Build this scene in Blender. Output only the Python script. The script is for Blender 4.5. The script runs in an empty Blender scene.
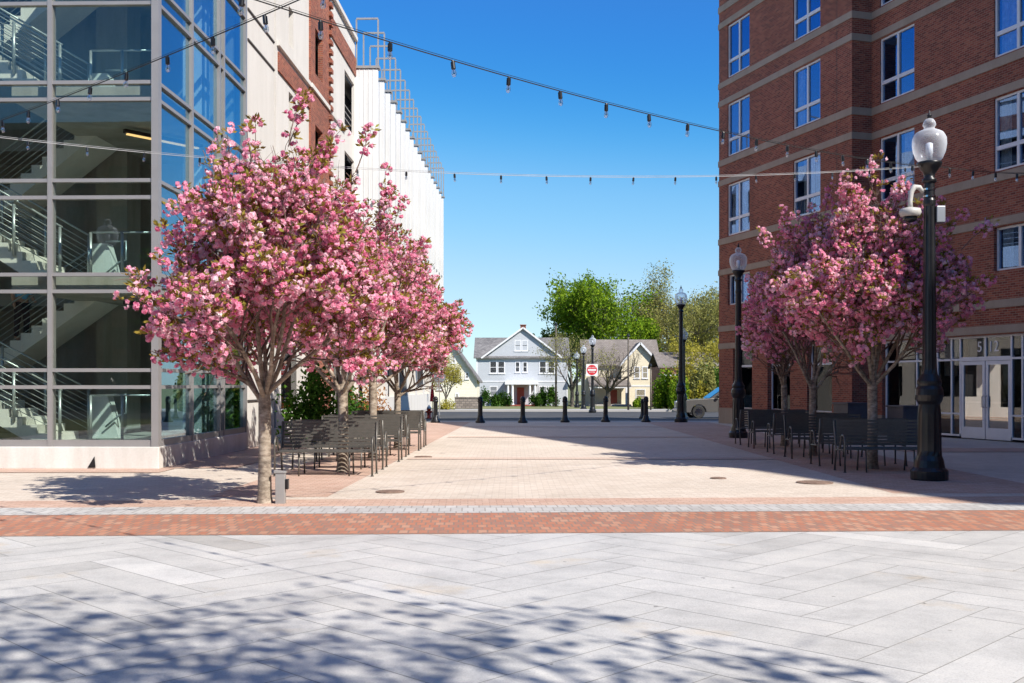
import bpy, math, random
import numpy as np
from mathutils import Vector, Matrix, Quaternion
PI = math.pi
rad = math.radians
scn = bpy.context.scene
COL = scn.collection

# ------------------------------------------------------------------ camera
F = 1055.0; H = 1.65; HY = 384.0
cam_d = bpy.data.cameras.new('camera'); cam = bpy.data.objects.new('camera', cam_d); COL.objects.link(cam)
cam.location = (0, 0, H); cam.rotation_euler = (PI/2, 0, 0)
cam_d.sensor_width = 36; cam_d.lens = 36*F/1024; cam_d.shift_y = (HY-341.5)/1024
cam_d.clip_start = 0.1; cam_d.clip_end = 6000
scn.camera = cam

# ------------------------------------------------------------------ world / sun
SUN_AZ = 134.0; SUN_EL = 42.5
w = bpy.data.worlds.new('World'); scn.world = w; w.use_nodes = True
nt = w.node_tree; nt.nodes.clear()
out = nt.nodes.new('ShaderNodeOutputWorld'); bg = nt.nodes.new('ShaderNodeBackground')
sky = nt.nodes.new('ShaderNodeTexSky'); sky.sky_type = 'NISHITA'; sky.sun_disc = False
sky.sun_elevation = rad(SUN_EL); sky.sun_rotation = rad(SUN_AZ)
sky.altitude = 600; sky.air_density = 1.0; sky.dust_density = 0.25; sky.ozone_density = 3.0
# colour response of the camera's picture profile, applied to the whole sky in every direction
sc_in = nt.nodes.new('ShaderNodeVectorMath'); sc_in.operation = 'SCALE'; sc_in.inputs['Scale'].default_value = 0.1
sc_out = nt.nodes.new('ShaderNodeVectorMath'); sc_out.operation = 'SCALE'; sc_out.inputs['Scale'].default_value = 10.0
cv = nt.nodes.new('ShaderNodeRGBCurve'); cv.mapping.extend = 'EXTRAPOLATED'; cv.mapping.use_clip = False
def set_curve(c, pts):
    while len(c.points) < len(pts): c.points.new(0.5, 0.5)
    for p, (x, y) in zip(c.points, pts): p.location = (x, y)
set_curve(cv.mapping.curves[0], [(0, 0.035), (0.07, 0.078), (0.104, 0.052), (0.129, 0.026), (0.251, 0.145), (0.431, 0.315), (0.70, 0.45), (1.0, 0.75)])
set_curve(cv.mapping.curves[1], [(0, 0.03), (0.12, 0.106), (0.222, 0.148), (0.404, 0.355), (0.603, 0.485), (0.724, 0.56), (1.0, 0.80)])
set_curve(cv.mapping.curves[2], [(0, 0.02), (0.24, 0.225), (0.396, 0.445), (0.475, 0.50), (0.602, 0.585), (0.695, 0.62), (1.0, 0.85)])
cv.mapping.update()
nt.links.new(sky.outputs[0], sc_in.inputs[0]); nt.links.new(sc_in.outputs[0], cv.inputs['Color'])
nt.links.new(cv.outputs[0], sc_out.inputs[0]); nt.links.new(sc_out.outputs[0], bg.inputs[0])
bg.inputs[1].default_value = 0.102
nt.links.new(bg.outputs[0], out.inputs[0])
sd = bpy.data.lights.new('sun', 'SUN'); sun = bpy.data.objects.new('sun', sd); COL.objects.link(sun)
sd.energy = 4.5; sd.angle = rad(0.53); sd.color = (1.0, 0.945, 0.86)
sdir = Vector((math.sin(rad(SUN_AZ))*math.cos(rad(SUN_EL)), math.cos(rad(SUN_AZ))*math.cos(rad(SUN_EL)), math.sin(rad(SUN_EL))))
sun.rotation_euler = sdir.to_track_quat('Z', 'Y').to_euler(); sun.location = (30, -30, 40)
vs = scn.view_settings; vs.view_transform = 'Standard'; vs.look = 'None'; vs.gamma = 1; vs.exposure = 0.7; vs.use_curve_mapping = False
scn.cycles.max_bounces = 7; scn.cycles.transparent_max_bounces = 12; scn.cycles.diffuse_bounces = 3
scn.cycles.sample_clamp_indirect = 6; scn.cycles.caustics_reflective = False; scn.cycles.caustics_refractive = False
scn.cycles.use_denoising = True

# ------------------------------------------------------------------ materials
def newmat(name):
    m = bpy.data.materials.new(name); m.use_nodes = True
    n = m.node_tree; b = n.nodes['Principled BSDF']
    return m, n, b
def nd(n, t, **k):
    o = n.nodes.new(t)
    for a, v in k.items(): setattr(o, a, v)
    return o
def ramp(n, fac, stops):
    r = n.nodes.new('ShaderNodeValToRGB'); e = r.color_ramp.elements
    while len(e) < len(stops): e.new(0.5)
    for i, (p, c) in enumerate(stops):
        e[i].position = p; e[i].color = (c[0], c[1], c[2], 1)
    n.links.new(fac, r.inputs[0]); return r.outputs[0]
def mul(n, a, b, fac=1.0, mode='MULTIPLY'):
    x = n.nodes.new('ShaderNodeMix'); x.data_type = 'RGBA'; x.blend_type = mode
    x.inputs[0].default_value = fac
    for i, s in ((6, a), (7, b)):
        if isinstance(s, (tuple, list)): x.inputs[i].default_value = (*s[:3], 1)
        else: n.links.new(s, x.inputs[i])
    return x.outputs[2]
def coords(n, kind='Object'):
    return n.nodes.new('ShaderNodeTexCoord').outputs[kind]
def noise(n, vec, scale, detail=4, rough=0.55):
    t = n.nodes.new('ShaderNodeTexNoise'); t.inputs['Scale'].default_value = scale
    t.inputs['Detail'].default_value = detail; t.inputs['Roughness'].default_value = rough
    n.links.new(vec, t.inputs['Vector']); return t.outputs['Fac']
def bump(n, b, h, strength=0.3, dist=0.01):
    u = n.nodes.new('ShaderNodeBump'); u.inputs['Strength'].default_value = strength; u.inputs['Distance'].default_value = dist
    n.links.new(h, u.inputs['Height']); n.links.new(u.outputs[0], b.inputs['Normal'])

def plain(name, col, rough=0.6, metal=0.0, var=0.15, scale=3.0, bmp=0.0, coat=0.0):
    m, n, b = newmat(name)
    c = coords(n); f = noise(n, c, scale, 6)
    lo = tuple(x*(1-var) for x in col); hi = tuple(min(1, x*(1+var)) for x in col)
    n.links.new(ramp(n, f, [(0.3, lo), (0.7, hi)]), b.inputs['Base Color'])
    b.inputs['Roughness'].default_value = rough; b.inputs['Metallic'].default_value = metal
    if coat: b.inputs['Coat Weight'].default_value = coat
    if bmp: bump(n, b, noise(n, c, scale*12, 4), bmp)
    return m

def brick_mat(name, cols, mortar, bw=0.203, bh=0.0675, ms=0.009, rough=0.85, kind='UV', off=0.5, big=0.26, bmp=0.35, contrast=1.0):
    m, n, b = newmat(name)
    v = coords(n, kind)
    t = nd(n, 'ShaderNodeTexBrick'); t.offset = off; t.squash = 1.0
    t.inputs['Scale'].default_value = 1.0; t.inputs['Brick Width'].default_value = bw; t.inputs['Row Height'].default_value = bh
    t.inputs['Mortar Size'].default_value = ms; t.inputs['Mortar Smooth'].default_value = 0.15; t.inputs['Bias'].default_value = 0
    n.links.new(v, t.inputs['Vector'])
    t.inputs['Color1'].default_value = (0, 0, 0, 1); t.inputs['Color2'].default_value = (1, 1, 1, 1); t.inputs['Mortar'].default_value = (0.5, 0.5, 0.5, 1)
    base = ramp(n, t.outputs['Color'], [(i/(len(cols)-1), c) for i, c in enumerate(cols)])
    mp = n.nodes.new('ShaderNodeMix'); mp.data_type = 'RGBA'
    n.links.new(t.outputs['Fac'], mp.inputs[0]); n.links.new(base, mp.inputs[6]); mp.inputs[7].default_value = (*mortar, 1)
    g = ramp(n, noise(n, v, 0.35, 6, 0.6), [(0.3, (1-big,)*3), (0.7, (1+big*0.4,)*3)])
    g2 = ramp(n, noise(n, v, 9, 4, 0.7), [(0.3, (0.86,)*3), (0.7, (1.08,)*3)])
    n.links.new(mul(n, mul(n, mp.outputs[2], g), g2), b.inputs['Base Color'])
    b.inputs['Roughness'].default_value = rough
    inv = nd(n, 'ShaderNodeMath', operation='SUBTRACT'); inv.inputs[0].default_value = 1; n.links.new(t.outputs['Fac'], inv.inputs[1])
    bump(n, b, inv.outputs[0], bmp, 0.006)
    return m

def glass_mat(name, tint=(0.8, 0.9, 0.85), refl=0.12, ior=1.5, rtint=(1, 1, 1), rough=0.0, mult=1.6):
    m = bpy.data.materials.new(name); m.use_nodes = True; n = m.node_tree; n.nodes.clear()
    o = n.nodes.new('ShaderNodeOutputMaterial'); mx = n.nodes.new('ShaderNodeMixShader')
    tr = n.nodes.new('ShaderNodeBsdfTransparent'); gl = n.nodes.new('ShaderNodeBsdfGlossy')
    tr.inputs[0].default_value = (*tint, 1); gl.inputs['Color'].default_value = (*rtint, 1); gl.inputs['Roughness'].default_value = rough
    lw = n.nodes.new('ShaderNodeLayerWeight'); lw.inputs['Blend'].default_value = 0.5
    pw = nd(n, 'ShaderNodeMath', operation='POWER'); n.links.new(lw.outputs['Facing'], pw.inputs[0]); pw.inputs[1].default_value = 4.0
    ma = nd(n, 'ShaderNodeMath', operation='MULTIPLY_ADD'); ma.use_clamp = True
    n.links.new(pw.outputs[0], ma.inputs[0]); ma.inputs[1].default_value = mult*0.6; ma.inputs[2].default_value = refl
    n.links.new(ma.outputs[0], mx.inputs[0]); n.links.new(tr.outputs[0], mx.inputs[1]); n.links.new(gl.outputs[0], mx.inputs[2])
    # slight waviness so reflections break up like float glass
    c = coords(n); nz = noise(n, c, 0.9, 2); bp = n.nodes.new('ShaderNodeBump'); bp.inputs['Strength'].default_value = 0.02; bp.inputs['Distance'].default_value = 0.02
    n.links.new(nz, bp.inputs['Height']); n.links.new(bp.outputs[0], gl.inputs['Normal'])
    n.links.new(mx.outputs[0], o.inputs[0]); return m

def leaf_mat(name, stops, trans=0.35, rough=0.6):
    m = bpy.data.materials.new(name); m.use_nodes = True; n = m.node_tree; n.nodes.clear()
    o = n.nodes.new('ShaderNodeOutputMaterial'); mx = n.nodes.new('ShaderNodeMixShader'); mx.inputs[0].default_value = trans
    at = nd(n, 'ShaderNodeAttribute', attribute_name='tint')
    col = ramp(n, at.outputs['Fac'], stops)
    d = n.nodes.new('ShaderNodeBsdfDiffuse'); t = n.nodes.new('ShaderNodeBsdfTranslucent')
    n.links.new(col, d.inputs[0]); n.links.new(col, t.inputs[0])
    n.links.new(d.outputs[0], mx.inputs[1]); n.links.new(t.outputs[0], mx.inputs[2]); n.links.new(mx.outputs[0], o.inputs[0])
    return m

def concrete_mat(name, col, stain=0.25, rough=0.8, kind='Object', vstain=True):
    m, n, b = newmat(name); v = coords(n, kind)
    a = ramp(n, noise(n, v, 0.6, 7, 0.6), [(0.3, tuple(x*(1-stain*0.5) for x in col)), (0.7, col)])
    mp = nd(n, 'ShaderNodeMapping'); mp.inputs['Scale'].default_value = (1.1, 1.1, 0.22); n.links.new(v, mp.inputs[0])
    st = ramp(n, noise(n, mp.outputs[0], 1.2, 5, 0.65), [(0.35, (1-stain, 1-stain*1.05, 1-stain*1.2)), (0.6, (1, 1, 1))])
    fine = ramp(n, noise(n, v, 25, 4, 0.7), [(0.3, (0.93,)*3), (0.7, (1.04,)*3)])
    c = mul(n, mul(n, a, st) if vstain else a, fine)
    n.links.new(c, b.inputs['Base Color']); b.inputs['Roughness'].default_value = rough
    bump(n, b, noise(n, v, 40, 4), 0.12, 0.005)
    return m

def bark_mat():
    m, n, b = newmat('cherry_bark'); v = coords(n)
    mp = nd(n, 'ShaderNodeMapping'); mp.inputs['Scale'].default_value = (9, 9, 20); n.links.new(v, mp.inputs[0])
    a = ramp(n, noise(n, mp.outputs[0], 1.0, 5, 0.65), [(0.34, (0.17, 0.13, 0.10)), (0.5, (0.33, 0.27, 0.21)), (0.68, (0.50, 0.43, 0.35))])
    c = ramp(n, noise(n, v, 5, 5, 0.6), [(0.35, (0.6, 0.58, 0.55)), (0.6, (1, 1, 1))])
    n.links.new(mul(n, a, c), b.inputs['Base Color']); b.inputs['Roughness'].default_value = 0.85
    bump(n, b, noise(n, mp.outputs[0], 1.5, 5), 0.7, 0.01); return m
def paver_mat():
    m, n, b = newmat('granite_pavers'); v = coords(n)
    at = nd(n, 'ShaderNodeAttribute', attribute_name='tint')
    base = ramp(n, at.outputs['Fac'], [(0, (0.44, 0.42, 0.39)), (0.3, (0.525, 0.51, 0.485)), (0.7, (0.565, 0.55, 0.525)), (1, (0.65, 0.635, 0.61))])
    sp = ramp(n, noise(n, v, 90, 3, 0.8), [(0.32, (0.76,)*3), (0.5, (1,)*3), (0.7, (1.08,)*3)])
    pt = ramp(n, noise(n, v, 1.3, 8, 0.68), [(0.3, (0.74, 0.74, 0.74)), (0.5, (0.95, 0.95, 0.95)), (0.68, (1.08, 1.07, 1.05))])
    ru = ramp(n, noise(n, v, 0.8, 5, 0.6), [(0.60, (1, 1, 1)), (0.74, (1.02, 0.90, 0.74))])
    ru = mul(n, ru, ramp(n, noise(n, v, 7, 2, 0.5), [(0.235, (0.45, 0.44, 0.43)), (0.26, (1, 1, 1))]))
    n.links.new(mul(n, mul(n, mul(n, base, sp), pt), ru), b.inputs['Base Color'])
    b.inputs['Roughness'].default_value = 0.62
    bump(n, b, noise(n, v, 60, 4, 0.7), 0.25, 0.003); return m

def ground_pavers(name, cols, mortar, bw, bh, ms, spots=True):
    m, n, b = newmat(name); v = coords(n)
    t = nd(n, 'ShaderNodeTexBrick'); t.offset = 0.5
    t.inputs['Scale'].default_value = 1.0; t.inputs['Brick Width'].default_value = bw; t.inputs['Row Height'].default_value = bh
    t.inputs['Mortar Size'].default_value = ms; t.inputs['Mortar Smooth'].default_value = 0.2
    n.links.new(v, t.inputs['Vector'])
    t.inputs['Color1'].default_value = (0, 0, 0, 1); t.inputs['Color2'].default_value = (1, 1, 1, 1); t.inputs['Mortar'].default_value = (0.5, 0.5, 0.5, 1)
    base = ramp(n, t.outputs['Color'], [(i/(len(cols)-1), c) for i, c in enumerate(cols)])
    mp = n.nodes.new('ShaderNodeMix'); mp.data_type = 'RGBA'
    n.links.new(t.outputs['Fac'], mp.inputs[0]); n.links.new(base, mp.inputs[6]); mp.inputs[7].default_value = (*mortar, 1)
    g = ramp(n, noise(n, v, 0.28, 8, 0.66), [(0.3, (0.83, 0.82, 0.80)), (0.65, (1.05, 1.04, 1.03))])
    g2 = ramp(n, noise(n, v, 14, 5, 0.75), [(0.3, (0.85,)*3), (0.7, (1.08,)*3)])
    c = mul(n, mul(n, mp.outputs[2], g), g2)
    if spots:
        c = mul(n, c, ramp(n, noise(n, v, 2.2, 3, 0.5), [(0.24, (0.45, 0.42, 0.4)), (0.28, (1, 1, 1))]))
    n.links.new(c, b.inputs['Base Color']); b.inputs['Roughness'].default_value = 0.8
    inv = nd(n, 'ShaderNodeMath', operation='SUBTRACT'); inv.inputs[0].default_value = 1; n.links.new(t.outputs['Fac'], inv.inputs[1])
    bump(n, b, inv.outputs[0], 0.3, 0.004); return m

M = {}
M['brick'] = brick_mat('red_brick', [(0.17, 0.038, 0.022), (0.25, 0.053, 0.03), (0.32, 0.074, 0.04), (0.39, 0.115, 0.06)], (0.33, 0.20, 0.14))
M['brick_soldier'] = M['brick']
M['stone'] = concrete_mat('limestone_band', (0.40, 0.315, 0.24), 0.15)
M['cream'] = concrete_mat('cream_precast', (0.70, 0.665, 0.62), 0.10)
M['creamdark'] = plain('joint_shadow_dark', (0.06, 0.05, 0.045), 0.8)  # near-black strips carry the shade of wall grooves in their colour
M['fin'] = concrete_mat('white_panel', (0.76, 0.765, 0.765), 0.08, 0.5)
M['plinth'] = concrete_mat('plinth_concrete', (0.74, 0.71, 0.67), 0.2)
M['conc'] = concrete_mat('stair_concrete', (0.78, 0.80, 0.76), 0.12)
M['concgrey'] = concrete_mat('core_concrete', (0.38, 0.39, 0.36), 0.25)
M['alu'] = plain('aluminium_mullion', (0.33, 0.315, 0.31), 0.42, 0.35, 0.05)
M['railsteel'] = plain('rail_steel', (0.40, 0.46, 0.47), 0.35, 0.6, 0.05)
M['galv'] = plain('galvanised_steel', (0.36, 0.35, 0.34), 0.5, 0.4, 0.1)
M['glass_f'] = glass_mat('front_glazing', (0.90, 0.93, 0.90), 0.05)
M['glass_s'] = glass_mat('side_glazing', (0.80, 0.92, 0.92), 0.15, rtint=(0.7, 0.88, 1.0))
M['glass_w'] = glass_mat('window_glazing', (0.85, 0.9, 0.92), 0.24, mult=1.5, rtint=(0.30, 0.50, 0.95))
M['glass_store'] = glass_mat('storefront_glazing', (0.55, 0.55, 0.55), 0.06, mult=0.7)
M['white'] = plain('white_frame', (0.74, 0.74, 0.76), 0.4, var=0.04)
M['room'] = plain('dim_room', (0.035, 0.035, 0.04), 0.9)  # near-black colour stands in for the darkness of unlit rooms
M['curtain'] = plain('curtain_cloth', (0.62, 0.62, 0.60), 0.85, var=0.25, scale=9)
M['black'] = plain('black_iron', (0.012, 0.012, 0.014), 0.38, 0.3, 0.2, 8, coat=0.2)
M['bench'] = plain('bench_bronze', (0.12, 0.112, 0.10), 0.42, 0.35, 0.12, 12)
M['rubber'] = plain('tyre_rubber', (0.02, 0.02, 0.02), 0.8)
M['cable'] = plain('cable_rubber', (0.015, 0.015, 0.015), 0.6)
M['steelwire'] = plain('steel_wire', (0.42, 0.42, 0.42), 0.6, 0.0)
M['bark'] = bark_mat()
M['twig'] = plain('twig_bark', (0.16, 0.105, 0.085), 0.85, var=0.3, scale=6)
M['darkbark'] = plain('dark_bark', (0.10, 0.085, 0.07), 0.9, var=0.4, scale=5, bmp=0.5)
M['petal'] = leaf_mat('cherry_petals', [(0, (0.78, 0.20, 0.37)), (0.3, (0.93, 0.38, 0.55)), (0.7, (0.97, 0.60, 0.71)), (1, (1.0, 0.88, 0.90))], 0.5)
M['bronzeleaf'] = leaf_mat('bronze_young_leaves', [(0, (0.22, 0.12, 0.035)), (0.5, (0.30, 0.22, 0.045)), (1, (0.34, 0.34, 0.07))], 0.4)
M['maple'] = leaf_mat('maple_leaves', [(0, (0.05, 0.11, 0.012)), (0.5, (0.16, 0.27, 0.02)), (1, (0.32, 0.42, 0.03))], 0.4)
M['olive'] = leaf_mat('budding_leaves', [(0, (0.16, 0.14, 0.06)), (0.5, (0.28, 0.28, 0.08)), (1, (0.42, 0.40, 0.14))], 0.4)
M['yellow'] = leaf_mat('yellow_leaves', [(0, (0.22, 0.20, 0.03)), (0.5, (0.40, 0.36, 0.05)), (1, (0.55, 0.48, 0.12))], 0.4)
M['shrub'] = leaf_mat('shrub_leaves', [(0, (0.02, 0.05, 0.012)), (0.5, (0.05, 0.12, 0.02)), (1, (0.12, 0.22, 0.03))], 0.25)
M['orangegrass'] = leaf_mat('rust_leaves', [(0, (0.25, 0.10, 0.03)), (1, (0.42, 0.22, 0.08))], 0.3)
M['granite'] = paver_mat()
M['joint'] = plain('paver_joint_sand', (0.26, 0.25, 0.235), 0.95)
M['tan'] = ground_pavers('tan_unit_paving', [(0.60, 0.515, 0.43), (0.65, 0.565, 0.475), (0.69, 0.61, 0.525)], (0.50, 0.42, 0.35), 0.2, 0.1, 0.006)
M['pink'] = ground_pavers('pink_unit_paving', [(0.52, 0.34, 0.26), (0.57, 0.39, 0.30), (0.62, 0.45, 0.36)], (0.38, 0.26, 0.21), 0.2, 0.1, 0.007)
M['palepink'] = ground_pavers('pale_pink_unit_paving', [(0.58, 0.45, 0.37), (0.62, 0.49, 0.40)], (0.46, 0.35, 0.28), 0.2, 0.1, 0.006)
M['redpave'] = ground_pavers('red_brick_paving', [(0.34, 0.18, 0.13), (0.43, 0.175, 0.105), (0.48, 0.21, 0.125), (0.50, 0.28, 0.19)], (0.26, 0.19, 0.15), 0.11, 0.22, 0.011, False)
M['graniterow'] = ground_pavers('granite_setts', [(0.44, 0.425, 0.41), (0.49, 0.48, 0.465), (0.54, 0.53, 0.51)], (0.32, 0.30, 0.28), 0.15, 0.40, 0.010, False)
M['asphalt'] = plain('asphalt', (0.055, 0.055, 0.058), 0.9, var=0.25, scale=0.8, bmp=0.3)
M['sidewalk'] = concrete_mat('sidewalk_concrete', (0.42, 0.40, 0.38), 0.2, vstain=False)
M['grass'] = plain('lawn', (0.17, 0.18, 0.07), 0.95, var=0.5, scale=1.2)
M['linepaint'] = plain('road_paint', (0.72, 0.72, 0.68), 0.7)
M['siding'] = brick_mat('blue_siding', [(0.50, 0.525, 0.565), (0.52, 0.545, 0.585)], (0.36, 0.38, 0.41), 40, 0.15, 0.012, 0.6, big=0.05, bmp=0.3)
M['creamsid'] = brick_mat('cream_siding', [(0.80, 0.71, 0.53), (0.82, 0.73, 0.55)], (0.52, 0.42, 0.28), 40, 0.15, 0.012, 0.6, big=0.05)
M['whitesid'] = brick_mat('ivory_siding', [(0.80, 0.76, 0.62), (0.82, 0.78, 0.65)], (0.6, 0.56, 0.45), 40, 0.15, 0.01, 0.6, big=0.05)
M['redsid'] = brick_mat('russet_siding', [(0.30, 0.13, 0.09), (0.33, 0.15, 0.10)], (0.2, 0.1, 0.07), 40, 0.15, 0.01, 0.7)
M['shingle'] = brick_mat('grey_shingles', [(0.15, 0.145, 0.15), (0.21, 0.20, 0.20), (0.26, 0.25, 0.25)], (0.10, 0.10, 0.10), 0.3, 0.2, 0.015, 0.9)
M['shinglebr'] = brick_mat('brown_shingles', [(0.20, 0.17, 0.15), (0.27, 0.235, 0.21)], (0.12, 0.10, 0.09), 0.3, 0.2, 0.015, 0.9)
M['doorred'] = plain('red_door', (0.30, 0.06, 0.04), 0.5)
M['signred'] = plain('sign_red', (0.62, 0.02, 0.03), 0.4, var=0.03)
M['signwhite'] = plain('sign_white', (0.80, 0.80, 0.80), 0.4, var=0.03)
M['signback'] = plain('sign_back', (0.35, 0.37, 0.40), 0.4, 0.6)
M['redpaint'] = plain('red_paint', (0.60, 0.05, 0.02), 0.4)
M['redcloth'] = plain('red_cloth', (0.50, 0.01, 0.02), 0.8)
M['darkcloth'] = plain('dark_cloth', (0.03, 0.03, 0.035), 0.85)
M['bluecloth'] = plain('blue_cloth', (0.22, 0.60, 0.95), 0.8)
M['skin'] = plain('skin', (0.55, 0.32, 0.22), 0.6, var=0.05)
M['hair'] = plain('dark_hair', (0.03, 0.02, 0.015), 0.7)
M['glass_door'] = glass_mat('door_glazing', (0.6, 0.6, 0.58), 0.30, mult=1.0)
M['glass_dark'] = glass_mat('dark_glazing', (0.4, 0.4, 0.4), 0.03, mult=0.5)
M['garageglass'] = glass_mat('garage_glazing', (0.5, 0.5, 0.5), 0.04, mult=0.8)
M['carpaint'] = plain('champagne_car_paint', (0.22, 0.21, 0.20), 0.28, 0.6, 0.03, coat=0.8)
M['carglass'] = glass_mat('car_glass', (0.12, 0.14, 0.16), 0.25)
M['chrome'] = plain('chrome', (0.6, 0.6, 0.62), 0.15, 1.0, 0.03)
M['box'] = plain('planter_metal', (0.10, 0.10, 0.115), 0.5, 0.2)
M['letter'] = plain('frosted_film', (0.46, 0.50, 0.44), 0.6)
M['panelpale'] = plain('pale_panel', (0.60, 0.62, 0.55), 0.6)
M['interiorwarm'] = plain('lobby_timber', (0.45, 0.22, 0.12), 0.6)
def globe_mat():
    m, n, b = newmat('globe_acrylic')
    b.inputs['Base Color'].default_value = (0.85, 0.88, 0.92, 1); b.inputs['Roughness'].default_value = 0.22
    tr = n.nodes.new('ShaderNodeBsdfTransparent'); tr.inputs[0].default_value = (0.92, 0.95, 1, 1); mx = n.nodes.new('ShaderNodeMixShader'); mx.inputs[0].default_value = 0.45
    tl = n.nodes.new('ShaderNodeBsdfTranslucent'); tl.inputs[0].default_value = (0.85, 0.88, 0.92, 1)
    m2 = n.nodes.new('ShaderNodeMixShader'); m2.inputs[0].default_value = 0.4
    o = n.nodes['Material Output']
    n.links.new(b.outputs[0], m2.inputs[1]); n.links.new(tl.outputs[0], m2.inputs[2])
    n.links.new(m2.outputs[0], mx.inputs[2]); n.links.new(tr.outputs[0], mx.inputs[1]); mx.inputs[0].default_value = 0.5
    lw = n.nodes.new('ShaderNodeLayerWeight'); lw.inputs[0].default_value = 0.45; rm = nd(n, 'ShaderNodeMath', operation='MULTIPLY_ADD'); rm.use_clamp = True
    n.links.new(lw.outputs['Facing'], rm.inputs[0]); rm.inputs[1].default_value = 0.75; rm.inputs[2].default_value = 0.16; n.links.new(rm.outputs[0], mx.inputs[0])
    n.links.new(mx.outputs[0], o.inputs[0]); return m
M['globe'] = globe_mat()
M['bulb'] = glass_mat('bulb_glass', (0.85, 0.88, 0.9), 0.25)
def emis(name, col, s):
    m, n, b = newmat(name); b.inputs['Base Color'].default_value = (*col, 1)
    b.inputs['Emission Color'].default_value = (*col, 1); b.inputs['Emission Strength'].default_value = s; return m
M['tube'] = emis('lit_lamp_tube', (1.0, 0.62, 0.25), 0.9)

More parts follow.
